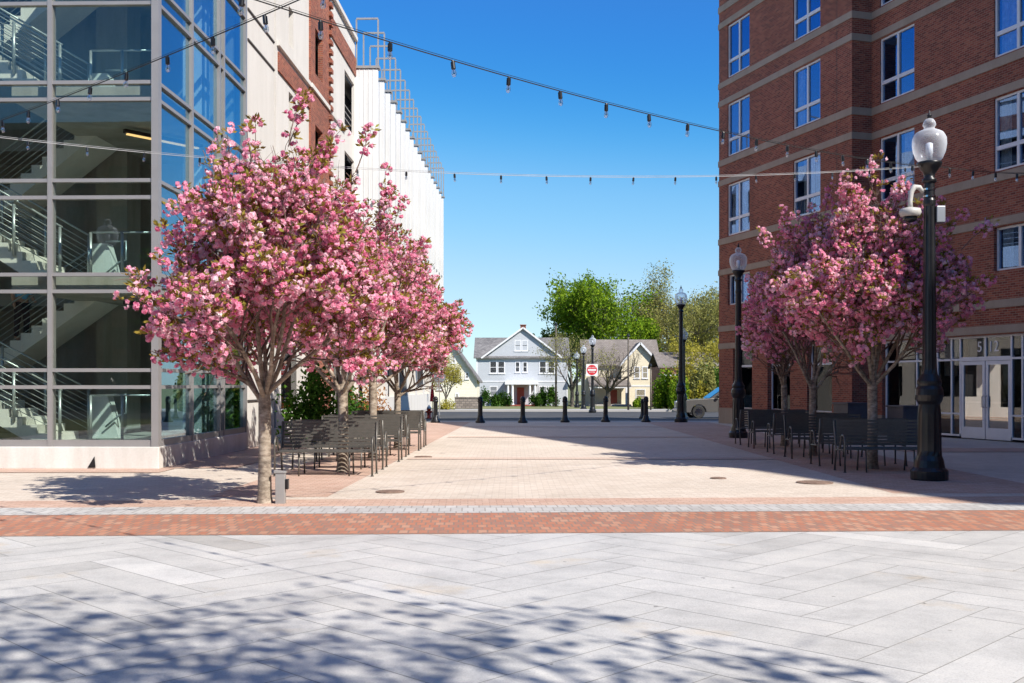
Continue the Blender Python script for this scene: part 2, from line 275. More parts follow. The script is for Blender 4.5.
# ------------------------------------------------------------------ mesh helpers
class MB:
    def __init__(s): s.v = []; s.f = []; s.m = []
    def face(s, pts, m=0):
        i = len(s.v); s.v += [tuple(p) for p in pts]; s.f.append(list(range(i, i+len(pts)))); s.m.append(m)
    def box(s, x0, x1, y0, y1, z0, z1, m=0):
        if x0 > x1: x0, x1 = x1, x0
        if y0 > y1: y0, y1 = y1, y0
        if z0 > z1: z0, z1 = z1, z0
        i = len(s.v); s.v += [(x, y, z) for z in (z0, z1) for y in (y0, y1) for x in (x0, x1)]
        for q in ((0, 2, 3, 1), (4, 5, 7, 6), (0, 1, 5, 4), (2, 6, 7, 3), (0, 4, 6, 2), (1, 3, 7, 5)):
            s.f.append([i+k for k in q]); s.m.append(m)
        return s
    def bar(s, a, b, w, h, m=0, up=(0, 0, 1)):
        a = Vector(a); b = Vector(b); d = (b-a).normalized(); u = Vector(up)
        if abs(d.dot(u)) > 0.99: u = Vector((0, 1, 0))
        r = d.cross(u).normalized(); u = r.cross(d).normalized(); i = len(s.v)
        for p in (a, b):
            for sr, su in ((-1, -1), (1, -1), (1, 1), (-1, 1)): s.v.append(tuple(p + r*sr*w/2 + u*su*h/2))
        for q in ((0, 1, 2, 3), (7, 6, 5, 4), (0, 4, 5, 1), (1, 5, 6, 2), (2, 6, 7, 3), (3, 7, 4, 0)):
            s.f.append([i+k for k in q]); s.m.append(m)
        return s
    def tube(s, pts, r, n=8, m=0, cap=True):
        pts = [Vector(p) for p in pts]
        rs = r if isinstance(r, (list, tuple)) else [r]*len(pts)
        base = len(s.v); ref = Vector((0.13, 0.21, 0.97)); prev = None
        for k, p in enumerate(pts):
            d = (pts[min(k+1, len(pts)-1)]-pts[max(k-1, 0)])
            d = d.normalized() if d.length > 1e-9 else Vector((0, 0, 1))
            if prev is None:
                u = d.cross(ref if abs(d.dot(ref)) < 0.95 else Vector((1, 0, 0))).normalized()
            else:
                u = prev - d*prev.dot(d); u = u.normalized() if u.length > 1e-6 else d.orthogonal().normalized()
            prev = u; w_ = d.cross(u)
            for j in range(n):
                a = 2*PI*j/n; s.v.append(tuple(p + (u*math.cos(a)+w_*math.sin(a))*rs[k]))
        for k in range(len(pts)-1):
            for j in range(n):
                a = base+k*n+j; b = base+k*n+(j+1) % n
                s.f.append([a, b, b+n, a+n]); s.m.append(m)
        if cap:
            s.f.append([base+j for j in range(n)][::-1]); s.m.append(m)
            e = base+(len(pts)-1)*n; s.f.append([e+j for j in range(n)]); s.m.append(m)
        return s
    def lathe(s, prof, n=20, c=(0, 0, 0), m=0, flute=0, fl=None):
        base = len(s.v)
        for k, (r, z) in enumerate(prof):
            for j in range(n):
                a = 2*PI*j/n; rr = r
                if flute and fl and fl[0] <= z <= fl[1] and j % 2: rr = r*(1-flute)
                s.v.append((c[0]+rr*math.cos(a), c[1]+rr*math.sin(a), c[2]+z))
        for k in range(len(prof)-1):
            for j in range(n):
                a = base+k*n+j; b = base+k*n+(j+1) % n
                s.f.append([a, b, b+n, a+n]); s.m.append(m)
        s.f.append([base+j for j in range(n)][::-1]); s.m.append(m)
        e = base+(len(prof)-1)*n; s.f.append([e+j for j in range(n)]); s.m.append(m)
        return s
    def prism(s, poly, a, b, axis='y', m=0):
        n = len(poly); i = len(s.v)
        for t in (a, b):
            for (p, q) in poly:
                s.v.append({'y': (p, t, q), 'x': (t, p, q), 'z': (p, q, t)}[axis])
        s.f.append([i+k for k in range(n)]); s.m.append(m)
        s.f.append([i+n+k for k in range(n)][::-1]); s.m.append(m)
        for k in range(n):
            k2 = (k+1) % n; s.f.append([i+k, i+n+k, i+n+k2, i+k2]); s.m.append(m)
        return s
    def wall(s, u0, u1, z0, z1, holes, y=0.0, rev=0.12, m=0, mr=None):
        """wall facing -y with rectangular holes (u0,u1,z0,z1) and reveals of depth rev"""
        us = sorted({u0, u1, *[h[0] for h in holes], *[h[1] for h in holes]}); us = [u for u in us if u0 <= u <= u1]
        zs = sorted({z0, z1, *[h[2] for h in holes], *[h[3] for h in holes]}); zs = [z for z in zs if z0 <= z <= z1]
        for a, b in zip(us, us[1:]):
            for c, d in zip(zs, zs[1:]):
                mu, mz = (a+b)/2, (c+d)/2
                if any(h[0] < mu < h[1] and h[2] < mz < h[3] for h in holes): continue
                s.face([(a, y, c), (b, y, c), (b, y, d), (a, y, d)], m)
        mr = m if mr is None else mr
        for a, b, c, d in holes:
            r = y+rev
            s.face([(a, y, c), (a, y, d), (a, r, d), (a, r, c)], mr); s.face([(b, y, c), (b, r, c), (b, r, d), (b, y, d)], mr)
            s.face([(a, y, c), (a, r, c), (b, r, c), (b, y, c)], mr); s.face([(a, y, d), (b, y, d), (b, r, d), (a, r, d)], mr)
        return s
    def build(s, name, mats, parent=None, loc=(0, 0, 0), rotz=0.0, smooth=False, bevel=0):
        me = bpy.data.meshes.new(name); me.from_pydata(s.v, [], s.f)
        if not isinstance(mats, (list, tuple)): mats = [mats]
        for mm in mats: me.materials.append(mm)
        me.polygons.foreach_set('material_index', s.m)
        if smooth: me.polygons.foreach_set('use_smooth', [True]*len(s.f))
        nv = np.array(s.v, dtype=np.float32) if s.v else np.zeros((0, 3), np.float32)
        uvl = me.uv_layers.new(name='UVMap')
        nn = np.zeros(len(me.polygons)*3, np.float32); me.polygons.foreach_get('normal', nn); nn = np.abs(nn.reshape(-1, 3))
        lt = np.zeros(len(me.polygons), np.int32); me.polygons.foreach_get('loop_total', lt)
        li = np.zeros(len(me.loops), np.int32); me.loops.foreach_get('vertex_index', li)
        ax = np.repeat(np.argmax(nn, axis=1), lt); p = nv[li]
        uv = np.where((ax == 2)[:, None], p[:, [0, 1]], np.where((ax == 1)[:, None], p[:, [0, 2]], p[:, [1, 2]]))
        uvl.data.foreach_set('uv', uv.astype(np.float32).ravel())
        me.update()
        o = bpy.data.objects.new(name, me); COL.objects.link(o); o.location = loc; o.rotation_euler = (0, 0, rotz)
        if parent is not None: o.parent = parent
        if bevel:
            b = o.modifiers.new('bevel', 'BEVEL'); b.width = bevel; b.segments = 2; b.limit_method = 'ANGLE'
        if smooth:
            pass
        return o

def quads_mesh(name, P, tint, mats, parent=None, mi=None):
    """P: (n,4,3) quads; tint: (n,)"""
    n = len(P); me = bpy.data.meshes.new(name)
    me.vertices.add(n*4); me.loops.add(n*4); me.polygons.add(n)
    me.vertices.foreach_set('co', P.astype(np.float32).ravel())
    me.loops.foreach_set('vertex_index', np.arange(n*4, dtype=np.int32))
    me.polygons.foreach_set('loop_start', np.arange(0, n*4, 4, dtype=np.int32))
    me.polygons.foreach_set('loop_total', np.full(n, 4, np.int32))
    if not isinstance(mats, (list, tuple)): mats = [mats]
    for mm in mats: me.materials.append(mm)
    if mi is not None: me.polygons.foreach_set('material_index', mi.astype(np.int32))
    at = me.attributes.new('tint', 'FLOAT', 'FACE'); at.data.foreach_set('value', tint.astype(np.float32))
    me.update(); me.validate()
    o = bpy.data.objects.new(name, me); COL.objects.link(o)
    if parent is not None: o.parent = parent
    return o

def tag(o, label=None, cat=None, group=None, kind=None):
    if label: o['label'] = label
    if cat: o['category'] = cat
    if group: o['group'] = group
    if kind: o['kind'] = kind
    return o
def empty(name, loc=(0, 0, 0), rz=0.0, **k):
    o = bpy.data.objects.new(name, None); COL.objects.link(o); o.location = loc; o.rotation_euler = (0, 0, rz)
    o.empty_display_size = 0.2
    return tag(o, **k)
def copy_tree(o, parent=None):
    kids = list(o.children)
    c = o.copy(); COL.objects.link(c); c.parent = parent
    for ch in kids: copy_tree(ch, c)
    return c
def rnd_unit(rng, n):
    v = rng.normal(size=(n, 3)); return v/np.linalg.norm(v, axis=1)[:, None]

# ------------------------------------------------------------------ ground
PROF = [(-300, 0), (46, 0), (62, -0.36), (80, -0.5), (130, -1.05), (200, -1.3), (3000, -1.3)]
def zg(y):
    for (a, za), (b, zb) in zip(PROF, PROF[1:]):
        if a <= y <= b: return za+(zb-za)*(y-a)/(b-a)
    return PROF[-1][1]
def sheet(name, x0, x1, y0, y1, dz, mat, skew=0.0, rotz=0.0, pivot=(0, 0)):
    mb = MB(); ys = sorted({y0, y1, *[p[0] for p in PROF if y0 < p[0] < y1]})
    for a, b in zip(ys, ys[1:]):
        mb.face([(x0+skew*(a-y0), a, zg(a)+dz), (x1+skew*(a-y0), a, zg(a)+dz), (x1+skew*(b-y0), b, zg(b)+dz), (x0+skew*(b-y0), b, zg(b)+dz)])
    o = mb.build(name, mat)
    if rotz:
        o.rotation_euler = (0, 0, rotz)
    o['kind'] = 'structure'; return o
sheet('terrain', -1500, 1500, -300, 3000, -0.03, M['grass'])
sheet('street_south', -60, 60, -60, -8, -0.02, M['asphalt'])
sheet('plaza', -16, 34, -9, 46.0, 0.0, M['tan'])
sheet('sidewalk', -40, 60, 46.0, 49.4, 0.0, M['sidewalk'])
sheet('street', -90, 120, 49.55, 84, -0.012, M['asphalt'])
kb = MB()
kb.box(-40, 60, 49.4, 49.55, -0.3, zg(49.5)+0.012)
k = kb.build('kerb', M['sidewalk']); k['kind'] = 'structure'
kb = MB(); kb.box(-90, 120, 84, 84.25, -1.0, zg(84)+0.12); k = kb.build('far_kerb', M['sidewalk']); k['kind'] = 'structure'
sheet('far_sidewalk', -90, 120, 84.25, 92, 0.10, M['sidewalk'])
sheet('lawn', -90, 120, 92, 170, 0.02, M['grass'])
TH = rad(2.4)
def band(name, x0, x1, y0, y1, dz, mat):
    mb = MB(); mb.face([(x0, y0, dz), (x1, y0, dz), (x1, y1, dz), (x0, y1, dz)])
    o = mb.build(name, mat, rotz=TH); o['kind'] = 'structure'; return o
band('brick_path', -15, 24, 11.60, 13.45, 0.008, M['redpave'])
band('granite_path_edging', -15, 24, 13.45, 14.25, 0.010, M['graniterow'])
band('pink_path', -15, 24, 14.25, 15.15, 0.004, M['pink'])
sheet('bench_path_west', -4.45, -2.70, 15.4, 46, 0.002, M['pink'], skew=0.03)
sheet('bench_path_east', 5.75, 8.5, 15.9, 46, 0.002, M['pink'])
sheet('pink_cross_path_near', -2.3, 5.75, 23.0, 23.6, 0.008, M['palepink'])
sheet('pink_cross_path_middle', -2.0, 5.75, 32.4, 33.2, 0.008, M['palepink'])
sheet('pink_cross_path_far', -1.8, 5.75, 40.2, 41.2, 0.008, M['palepink'])
sheet('building_edge_path', -16, -6.55, 19.55, 20.55, 0.010, M['pink'])
sheet('wall_edge_path', -7.0, -5.4, 20.6, 46, 0.010, M['pink'], skew=0.0246)
sheet('entrance_path', 9.5, 20, 25.5, 27.0, 0.010, M['pink'])

def herringbone():
    W_, n = 0.42, 4; g = 0.0035
    rng = np.random.default_rng(4); P = []; T = []
    a0 = rad(45)+rad(0.5)
    ca, sa = math.cos(a0), math.sin(a0)
    def add(x0, x1, y0, y1):
        # individual slabs 2 cells long
        L = (x1-x0) if x1-x0 > y1-y0 else (y1-y0)
        c = [(x0+g, y0+g), (x1-g, y0+g), (x1-g, y1-g), (x0+g, y1-g)]
        pts = []
        for (x, y) in c:
            X = (x*ca-y*sa); Y = (x*sa+y*ca)+3.0
            pts.append((X, Y, 0.004))
        cx = sum(p[0] for p in pts)/4; cy = sum(p[1] for p in pts)/4
        if not (-15 < cx < 22 and -9 < cy < 12.36+cx*math.tan(TH)): return
        P.append(pts); T.append(np.clip(rng.normal(0.5, 0.15), 0, 1))
    for m_ in range(-12, 13):
        for k in range(-70, 71):
            x = (k+m_*2*n)*W_; y = k*W_
            add(x, x+n*W_, y, y+W_)
            c = k+m_*2*n
            yy = (k-2*n+1)*W_
            add(c*W_, (c+1)*W_, yy, yy+n*W_)
    P = np.array(P); T = np.array(T)
    o = quads_mesh('granite_paving', P, T, M['granite']); o['kind'] = 'structure'
herringbone()
mb = MB(); t = math.tan(TH); L = 11.60/math.cos(TH)
mb.face([(-15, -9, 0.002), (22, -9, 0.002), (22, L+22*t, 0.002), (-15, L-15*t, 0.002)])
mb.build('paving_joint_ground', M['joint'])['kind'] = 'structure'

def manhole(x, y, r, label, g=True):
    e = MB(); e.lathe([(r, 0), (r, 0.012), (r*0.9, 0.014)], 28)
    for i in range(-4, 5): 
        hw = math.sqrt(max(0, (r*0.85)**2-(i*r*0.19)**2)); e.box(-hw, hw, i*r*0.19-r*0.04, i*r*0.19+r*0.04, 0.014, 0.018)
    tag(e.build('manhole_cover', M['rust'], loc=(x, y, 0.004)), label, 'manhole cover', 'iron covers set in the paving')
M['rust'] = plain('rusty_iron', (0.26, 0.18, 0.14), 0.8, 0.3, 0.3, 10)
manhole(-1.86, 16.1, 0.22, 'rusty round iron cover in the tan paving right of the nearest left bench')
manhole(5.05, 17.6, 0.3, 'wide dark iron cover at the shadow edge left of the near right bench')
manhole(3.6, 18.4, 0.14, 'small iron cover on the sunlit paving left of the wide iron cover')
manhole(-2.0, 23.8, 0.2, 'small iron cover beside the far left benches')

# ------------------------------------------------------------------ right brick building
RB = empty('brick_apartment_building', (8.75, 44.6, 0), math.atan2(-1, 0.3166),
           label='tall red brick apartment block with stone bands and white windows at right', cat='building')
REC = 0.78; USPLIT = 9.23; UMAX = 50.0; TOP = 21.0; TOPR = 22.6
bands = [(3.12, 3.35), (3.85, 4.08), (6.22, 6.45), (7.5, 7.75), (9.97, 10.21), (10.8, 11.05), (13.32, 13.56), (14.08, 14.32), (16.6, 16.84), (17.28, 17.55), (19.85, 20.1)]
rows = [(7.80, 9.93), (11.10, 13.28), (14.37, 16.56), (17.6, 19.75)]
row4 = (4.92, 6.18)
colsF = [(0.73, 2.50), (5.64, 7.38)]
colsR = [(9.68, 11.43), (14.9, 16.65), (20.1, 21.85), (25.3, 27.05)]
gF = [(1.19, 2.70), (3.85, 5.43), (6.55, 8.08)]
mb = MB()
holes = [(a, b, c, d) for a, b in colsF for c, d in rows] + [(a, b, *row4) for a, b in colsF] + [(a, b, 0.62, 3.10) for a, b in gF]
# front portion
zcuts = [0.0, TOP]
mb.wall(0, USPLIT, 0.65, TOP, [h for h in holes if h[2] > 0.65] + [(a, b, 0.65, 3.10) for a, b in gF], 0, 0.22)
holesR = [(a, b, c, d) for a, b in colsR for c, d in rows] + [(a, b, *row4) for a, b in colsR]
SF = (9.80, 19.0, 0.0, 3.08)
mb.wall(USPLIT, UMAX, 0.0, TOPR, holesR + [SF], REC, 0.22)
mb.face([(USPLIT, 0, 0.65), (USPLIT, REC, 0.65), (USPLIT, REC, TOP), (USPLIT, 0, TOP)])
mb.face([(0, 0, 0), (0, 14, 0), (0, 14, TOP), (0, 0, TOP)])
mb.face([(0, 14, 0), (USPLIT, 14, 0), (USPLIT, 14, TOP), (0, 14, TOP)]); mb.face([(USPLIT, 14, 0), (UMAX, 14, 0), (UMAX, 14, TOPR), (USPLIT, 14, TOPR)])
mb.face([(UMAX, REC, 0), (UMAX, 14, 0), (UMAX, 14, TOPR), (UMAX, REC, TOPR)]); mb.face([(USPLIT, REC, TOP), (USPLIT, 14, TOP), (USPLIT, 14, TOPR), (USPLIT, REC, TOPR)])
mb.build('wall', M['brick'], RB)
mb = MB()
for a, b in bands:
    mb.box(-0.03, USPLIT+0.03, -0.03, 0.0-0.001, a, b); mb.box(-0.03, -0.001, 0, 14, a, b)
    mb.box(USPLIT+0.001, USPLIT+0.03, 0, REC-0.03, a, b); mb.box(USPLIT+0.03, UMAX, REC-0.03, REC-0.001, a, b)
mb.build('stone_band', M['stone'], RB)
mb = MB()
for a, b in [(0, 1.19), (2.70, 3.85), (5.43, 6.55), (8.08, USPLIT)]: mb.box(a, b, -0.02, 0.3, 0, 0.65)
mb.box(USPLIT, 9.8, REC-0.02, REC+0.2, 0, 0.6); 
for a, b in gF: mb.box(a, b, 0.02, 0.3, 0, 0.60)
mb.build('stone_base', M['stone'], RB)
mb = MB(); mb.box(0.05, USPLIT-0.05, 0.3, 13.9, TOP-0.3, TOP-0.1); mb.box(USPLIT+0.05, UMAX-0.05, 0.9, 13.9, TOPR-0.3, TOPR-0.1); mb.box(-0.25, USPLIT+0.25, -0.25, 0.5, TOP, TOP+0.35); mb.box(USPLIT+0.25, UMAX, REC-0.2, REC+0.4, TOPR, TOPR+0.3)
mb.build('roof', M['stone'], RB)
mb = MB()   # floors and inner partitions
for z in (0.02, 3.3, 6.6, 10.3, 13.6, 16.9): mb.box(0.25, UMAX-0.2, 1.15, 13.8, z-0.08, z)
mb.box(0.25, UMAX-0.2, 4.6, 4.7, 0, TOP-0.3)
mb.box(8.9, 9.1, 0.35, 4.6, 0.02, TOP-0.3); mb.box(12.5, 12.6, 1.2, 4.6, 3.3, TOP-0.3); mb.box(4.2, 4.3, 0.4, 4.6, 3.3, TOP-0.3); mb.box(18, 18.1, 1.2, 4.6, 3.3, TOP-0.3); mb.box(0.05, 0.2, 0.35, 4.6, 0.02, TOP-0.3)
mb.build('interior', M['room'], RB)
# downspout line on front wall
mb = MB(); mb.box(8.36, 8.385, -0.004, -0.001, 3.4, TOP); mb.build('wall_joint', M['creamdark'], RB)

def make_window(wd, h, curt, split=True, rseed=0):
    fr = MB(); fw = 0.065; y0, y1 = 0.0, 0.09
    fr.box(0, fw, y0, y1, 0, h); fr.box(wd-fw, wd, y0, y1, 0, h); fr.box(fw, wd-fw, y0, y1, 0, fw); fr.box(fw, wd-fw, y0, y1, h-fw, h)
    zt = h*0.32 if split else 0
    if split:
        fr.box(fw, wd-fw, y0, y1, zt-0.07, zt+0.05)
        fr.box(wd/2-0.05, wd/2+0.05, y0+0.002, y1-0.002, fw, zt-0.07)
    fr.box(wd/2-0.05, wd/2+0.05, y0+0.002, y1-0.002, zt+(0.05 if split else fw), h-fw)
    o = fr.build('window', M['white'], None)
    g = MB(); yg = 0.05
    g.box(fw, wd/2-0.05, yg, yg+0.008, zt+0.05 if split else fw, h-fw); g.box(wd/2+0.05, wd-fw, yg, yg+0.008, zt+0.05 if split else fw, h-fw)
    if split:
        g.box(fw, wd/2-0.05, yg, yg+0.008, fw, zt-0.07); g.box(wd/2+0.05, wd-fw, yg, yg+0.008, fw, zt-0.07)
    g.build('pane', M['glass_w'], o)
    if curt:
        rr = random.Random(rseed)
        for (a, b, lo) in curt:
            c = MB()
            n = max(4, int((b-a)*28)); pts = [(a+(b-a)*i/n, 0.16+0.025*math.sin(i*1.9+rr.random())) for i in range(n+1)]
            for (p, q), (p2, q2) in zip(pts, pts[1:]): c.face([(p, q, lo), (p2, q2, lo), (p2, q2, h-0.04), (p, q, h-0.04)])
            c.build('curtain', M['curtain'], o)
    return o
protos = {}
def window(u, z, wd, h, y, kind):
    key = (round(wd, 2), round(h, 1), kind)
    cur = {0: [], 1: [(0.05, 0.45, 0.05), (1.35, 1.68, 0.05)], 2: [(0.05, 0.8, 0.05)], 3: [(0.4, 1.1, 0.1)], 4: [(1.0, 1.7, 0.05)]}[kind]
    if key not in protos:
        o = make_window(wd, h, cur, h > 1.6, kind); protos[key] = o
    else: o = copy_tree(protos[key])
    o.parent = RB; o.location = (u, y+0.05 if h > 1.6 else y+0.11, z); return o
kk = [3, 2, 1, 4, 0, 1, 2, 0]
i = 0
for (a, b) in colsF:
    for r, (c, d) in enumerate(rows):
        window(a, c, b-a, d-c, 0.0, [1, 0, 0, 1][r] if a < 3 else [3, 1, 0, 0][r])
    window(a, row4[0], b-a, row4[1]-row4[0], 0.0, 1)
for (a, b) in colsR:
    for r, (c, d) in enumerate(rows):
        window(a, c, b-a, d-c, REC, [4, 0, 4, 0][r] if a < 12 else [1, 2, 4, 0][r])
    window(a, row4[0], b-a, row4[1]-row4[0], REC, 4 if a < 12 else 1)
# ground floor windows of front portion
for (a, b) in gF:
    fr = MB(); h = 2.48; wd = b-a
    fr.box(0, 0.05, 0, 0.08, 0, h); fr.box(wd-0.05, wd, 0, 0.08, 0, h); fr.box(0.05, wd-0.05, 0, 0.08, 0, 0.07); fr.box(0.05, wd-0.05, 0, 0.08, h-0.06, h); fr.box(0.05, wd-0.05, 0, 0.08, 1.72, 1.80)
    o = fr.build('window', M['white'], RB, (a, 0.18, 0.62))
    g = MB(); g.box(0.05, wd-0.05, 0.035, 0.045, 0.07, 1.72); g.box(0.05, wd-0.05, 0.035, 0.045, 1.80, h-0.06); g.build('pane', M['glass_dark'], o)
# storefront
ys = REC+0.12
mu = [9.85, 11.39, 12.35, 12.99, 13.37, 15.44, 15.85, 16.9, 18.0, 18.95]
sf = MB()
for u in mu: sf.box(u-0.03, u+0.03, ys, ys+0.1, 0.12, 3.02)
for z0_, z1_ in ((0.06, 0.12), (3.02, 3.08)): 
    for a, b in ((9.82, 13.34), (15.47, 18.98)): sf.box(a, b, ys, ys+0.1, z0_, z1_)
sf.box(13.34, 15.47, ys, ys+0.1, 3.02, 3.08)
for a, b in zip(mu, mu[1:]):
    if a == 13.37: sf.box(a+0.03, b-0.03, ys, ys+0.1, 2.34, 2.46); continue
    sf.box(a+0.03, b-0.03, ys+0.002, ys+0.098, 2.36, 2.42)
    if a > 11: sf.box(a+0.03, b-0.03, ys+0.002, ys+0.098, 0.72, 0.77)
sf.box(14.39, 14.45, ys, ys+0.1, 2.46, 3.02)
sfo = sf.build('storefront', M['white'], RB)
g = MB()
for a, b in zip(mu, mu[1:]):
    g.box(a+0.03, b-0.03, ys+0.04, ys+0.05, 2.46, 3.02)
    if a != 13.37: g.box(a+0.03, b-0.03, ys+0.04, ys+0.05, 0.12, 2.36)
g.build('pane', M['glass_store'], sfo)
pn = MB(); pn.box(12.38, 12.96, ys+0.25, ys+0.27, 1.9, 3.0); pn.box(11.45, 12.3, ys+0.4, ys+0.42, 2.44, 3.0); pn.box(15.5, 15.8, ys+0.3, ys+0.32, 1.0, 1.9); pn.box(13.42, 15.4, ys+0.3, ys+0.32, 2.5, 2.95)
pn.build('pale_panel', M['panelpale'], sfo)
pw = MB(); pw.box(13.02, 13.30, ys+0.3, ys+0.33, 0.12, 3.0); pw.box(11.5, 13.3, ys+0.8, ys+0.83, 0.12, 0.55); pw.box(16.0, 16.8, ys+0.6, ys+0.63, 0.12, 2.9); pw.build('timber_panel', M['interiorwarm'], sfo)
for s, ua in ((1, 13.41), (-1, 14.43)):
    d = MB(); wd = 0.98
    d.box(ua, ua+0.1, ys+0.01, ys+0.07, 0.02, 2.33); d.box(ua+wd-0.1, ua+wd, ys+0.01, ys+0.07, 0.02, 2.33)
    d.box(ua+0.1, ua+wd-0.1, ys+0.01, ys+0.07, 0.02, 0.36); d.box(ua+0.1, ua+wd-0.1, ys+0.01, ys+0.07, 2.22, 2.33)
    do = d.build('door', M['white'], RB)
    g = MB(); g.box(ua+0.1, ua+wd-0.1, ys+0.035, ys+0.045, 0.36, 2.22); g.build('pane', M['glass_door'], do)
    hx = ua+wd-0.05 if s == 1 else ua+0.05
    hh = MB(); hh.tube([(hx, ys+0.01, 0.95), (hx, ys-0.05, 0.97), (hx, ys-0.05, 1.28), (hx, ys+0.01, 1.3)], 0.013, 8); hh.box(ua+0.1, ua+wd-0.1, ys+0.05, ys+0.09, 1.08, 1.13)
    hh.build('handle', M['galv'], do)
def text(name, s, size, mat, parent, loc, rot, depth=0.006):
    cu = bpy.data.curves.new(name, 'FONT'); cu.body = s; cu.size = size; cu.extrude = depth; cu.align_x = 'CENTER'; cu.align_y = 'CENTER'
    cu.materials.append(mat); o = bpy.data.objects.new(name, cu); COL.objects.link(o)
    dg = bpy.context.evaluated_depsgraph_get(); dg.update()
    me = bpy.data.meshes.new_from_object(o.evaluated_get(dg)); bpy.data.objects.remove(o)
    o = bpy.data.objects.new(name, me); COL.objects.link(o)
    o.location = loc; o.rotation_euler = rot; o.parent = parent; return o
text('address_number', '5', 0.44, M['signwhite'], sfo, (14.16, ys+0.03, 2.74), (PI/2, 0, 0))
text('address_number', '12', 0.44, M['signwhite'], sfo, (14.72, ys+0.03, 2.74), (PI/2, 0, 0))
# corner camera
cc = MB(); cc.bar((-0.35, 0.4, 2.98), (0.0, 0.4, 2.98), 0.1, 0.1); cc.lathe([(0.05, 0.1), (0.17, 0.04), (0.19, -0.08), (0.18, -0.1)], 20, (-0.42, 0.4, 2.9))
co = cc.build('camera_housing', M['white'], None); cam_e = empty('security_camera', (0, 0, 0), label='white dome security camera on bracket at the far corner of the brick building', cat='security camera')
cam_e.location = RB.location; cam_e.rotation_euler = RB.rotation_euler; co.parent = cam_e
dm = MB(); dm.lathe([(0.15, -0.1), (0.14, -0.18), (0.09, -0.25), (0.02, -0.28)], 18, (-0.42, 0.4, 2.9)); dm.build('dome', M['black'], cam_e, smooth=True)

# utility boxes near wall
for (x, y, wd, h, lab) in ((9.75, 30.4, 0.66, 1.12, 'grey metal cabinet behind the middle of the right benches'), (11.0, 29.6, 0.6, 1.05, 'dark blue-grey metal cabinet nearer the entrance doors')):
    e = empty('utility_cabinet', (x, y, 0), RB.rotation_euler[2]+PI/2, label=lab, cat='cabinet', group='metal cabinets by the brick wall')
    b = MB(); b.box(-wd/2, wd/2, -0.35, 0.35, 0.06, h-0.05); b.box(-wd/2+0.04, wd/2-0.04, -0.31, 0.31, 0, 0.06); b.build('body', M['box'], e, bevel=0.01)
    b = MB(); b.box(-wd/2-0.03, wd/2+0.03, -0.38, 0.38, h-0.05, h); b.build('lid', M['box'], e, bevel=0.008)
    b = MB(); b.box(-wd/2+0.06, wd/2-0.06, -0.362, -0.35, 0.15, h-0.15); b.tube([(wd/2-0.12, -0.362, h*0.5), (wd/2-0.12, -0.40, h*0.5), (wd/2-0.12, -0.40, h*0.6), (wd/2-0.12, -0.362, h*0.6)], 0.01, 6); b.build('door', M['box'], e)

# ------------------------------------------------------------------ left: glass stair tower
LROT = math.atan2(1, 0.0246)
# frame for the front: world axes; corner at (-6.9,20.5)
CX, CY = -6.9, 20.5
TW = empty('glass_stair_tower', (CX, CY, 0), LROT-PI/2, label='glass walled stair tower with grey metal frames on a white concrete base', cat='stair tower')
XL = -9.0     # left extent (local x)
DEP = 6.26
bars = [(0.43, 0.56)]
for zc in (1.755, 3.62, 5.45, 7.36, 9.23, 11.1, 12.97): bars += [(zc-0.20, zc-0.13), (zc+0.13, zc+0.20)]
mb = MB()
mb.box(XL, 0.05, -0.05, 0.30, 0, 0.43); mb.box(-0.30, 0.05, 0.30, DEP, 0, 0.43)
mb.build('plinth', M['plinth'], TW, bevel=0.012)
mb = MB(); mb.prism([(-1.33, 0.03), (-1.18, 0.03), (-1.20, 0.24)], -0.075, -0.052, 'y'); mb.build('drain_scupper', M['black'], TW)
fr = MB()
xs_ = [-2.10, -4.2, -6.3, -8.4]
GT = 14.6
for x in xs_: fr.box(x-0.045, x+0.045, -0.02, 0.16, 0.43, GT)
fr.box(-0.10, 0.04, -0.03, 0.14, 0.43, GT)
for a, b in bars:
    xr = [XL, *sorted([x for x in xs_]), -0.10]
    cuts = [XL]+[v for x in sorted(xs_) for v in (x-0.045, x+0.045)]+[-0.10]
    for p, q in zip(cuts[::2], cuts[1::2]): fr.box(p, q, -0.005, 0.12, a, b)
fr.build('front_frame', M['alu'], TW)
fs = MB()
yv = [(2.02, 2.11), (3.96, 4.04), (4.30, 4.38), (6.16, 6.26)]
for a, b in yv: fs.box(-0.12, 0.03, a, b, 0.43, GT)
for a, b in bars:
    c = 0.14
    for p, q in yv: fs.box(-0.10, 0.015, c, p, a, b); c = q
fs.build('side_frame', M['alu'], TW)
g = MB(); zb = [0.56]+[v for a, b in bars[1:] for v in (a, b)]+[GT]
for p, q in zip(zb[::2], zb[1::2]):
    cuts = [XL]+[v for x in sorted(xs_) for v in (x-0.045, x+0.045)]+[-0.10]
    for a, b in zip(cuts[::2], cuts[1::2]): g.box(a, b, 0.05, 0.062, p, q)
g.build('front_glazing', M['glass_f'], TW)
g = MB()
for p, q in zip(zb[::2], zb[1::2]):
    c = 0.14
    for a, b in yv: g.box(-0.055, -0.043, c, a, p, q); c = b
g.build('side_glazing', M['glass_s'], TW)
# shell: back wall, roof, left wall
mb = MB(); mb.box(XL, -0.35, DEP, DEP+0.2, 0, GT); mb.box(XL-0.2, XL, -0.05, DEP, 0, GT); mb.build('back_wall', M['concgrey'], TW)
mb = MB(); mb.box(XL-0.2, 0.06, -0.08, DEP, GT, GT+0.8); mb.build('roof', M['cream'], TW)
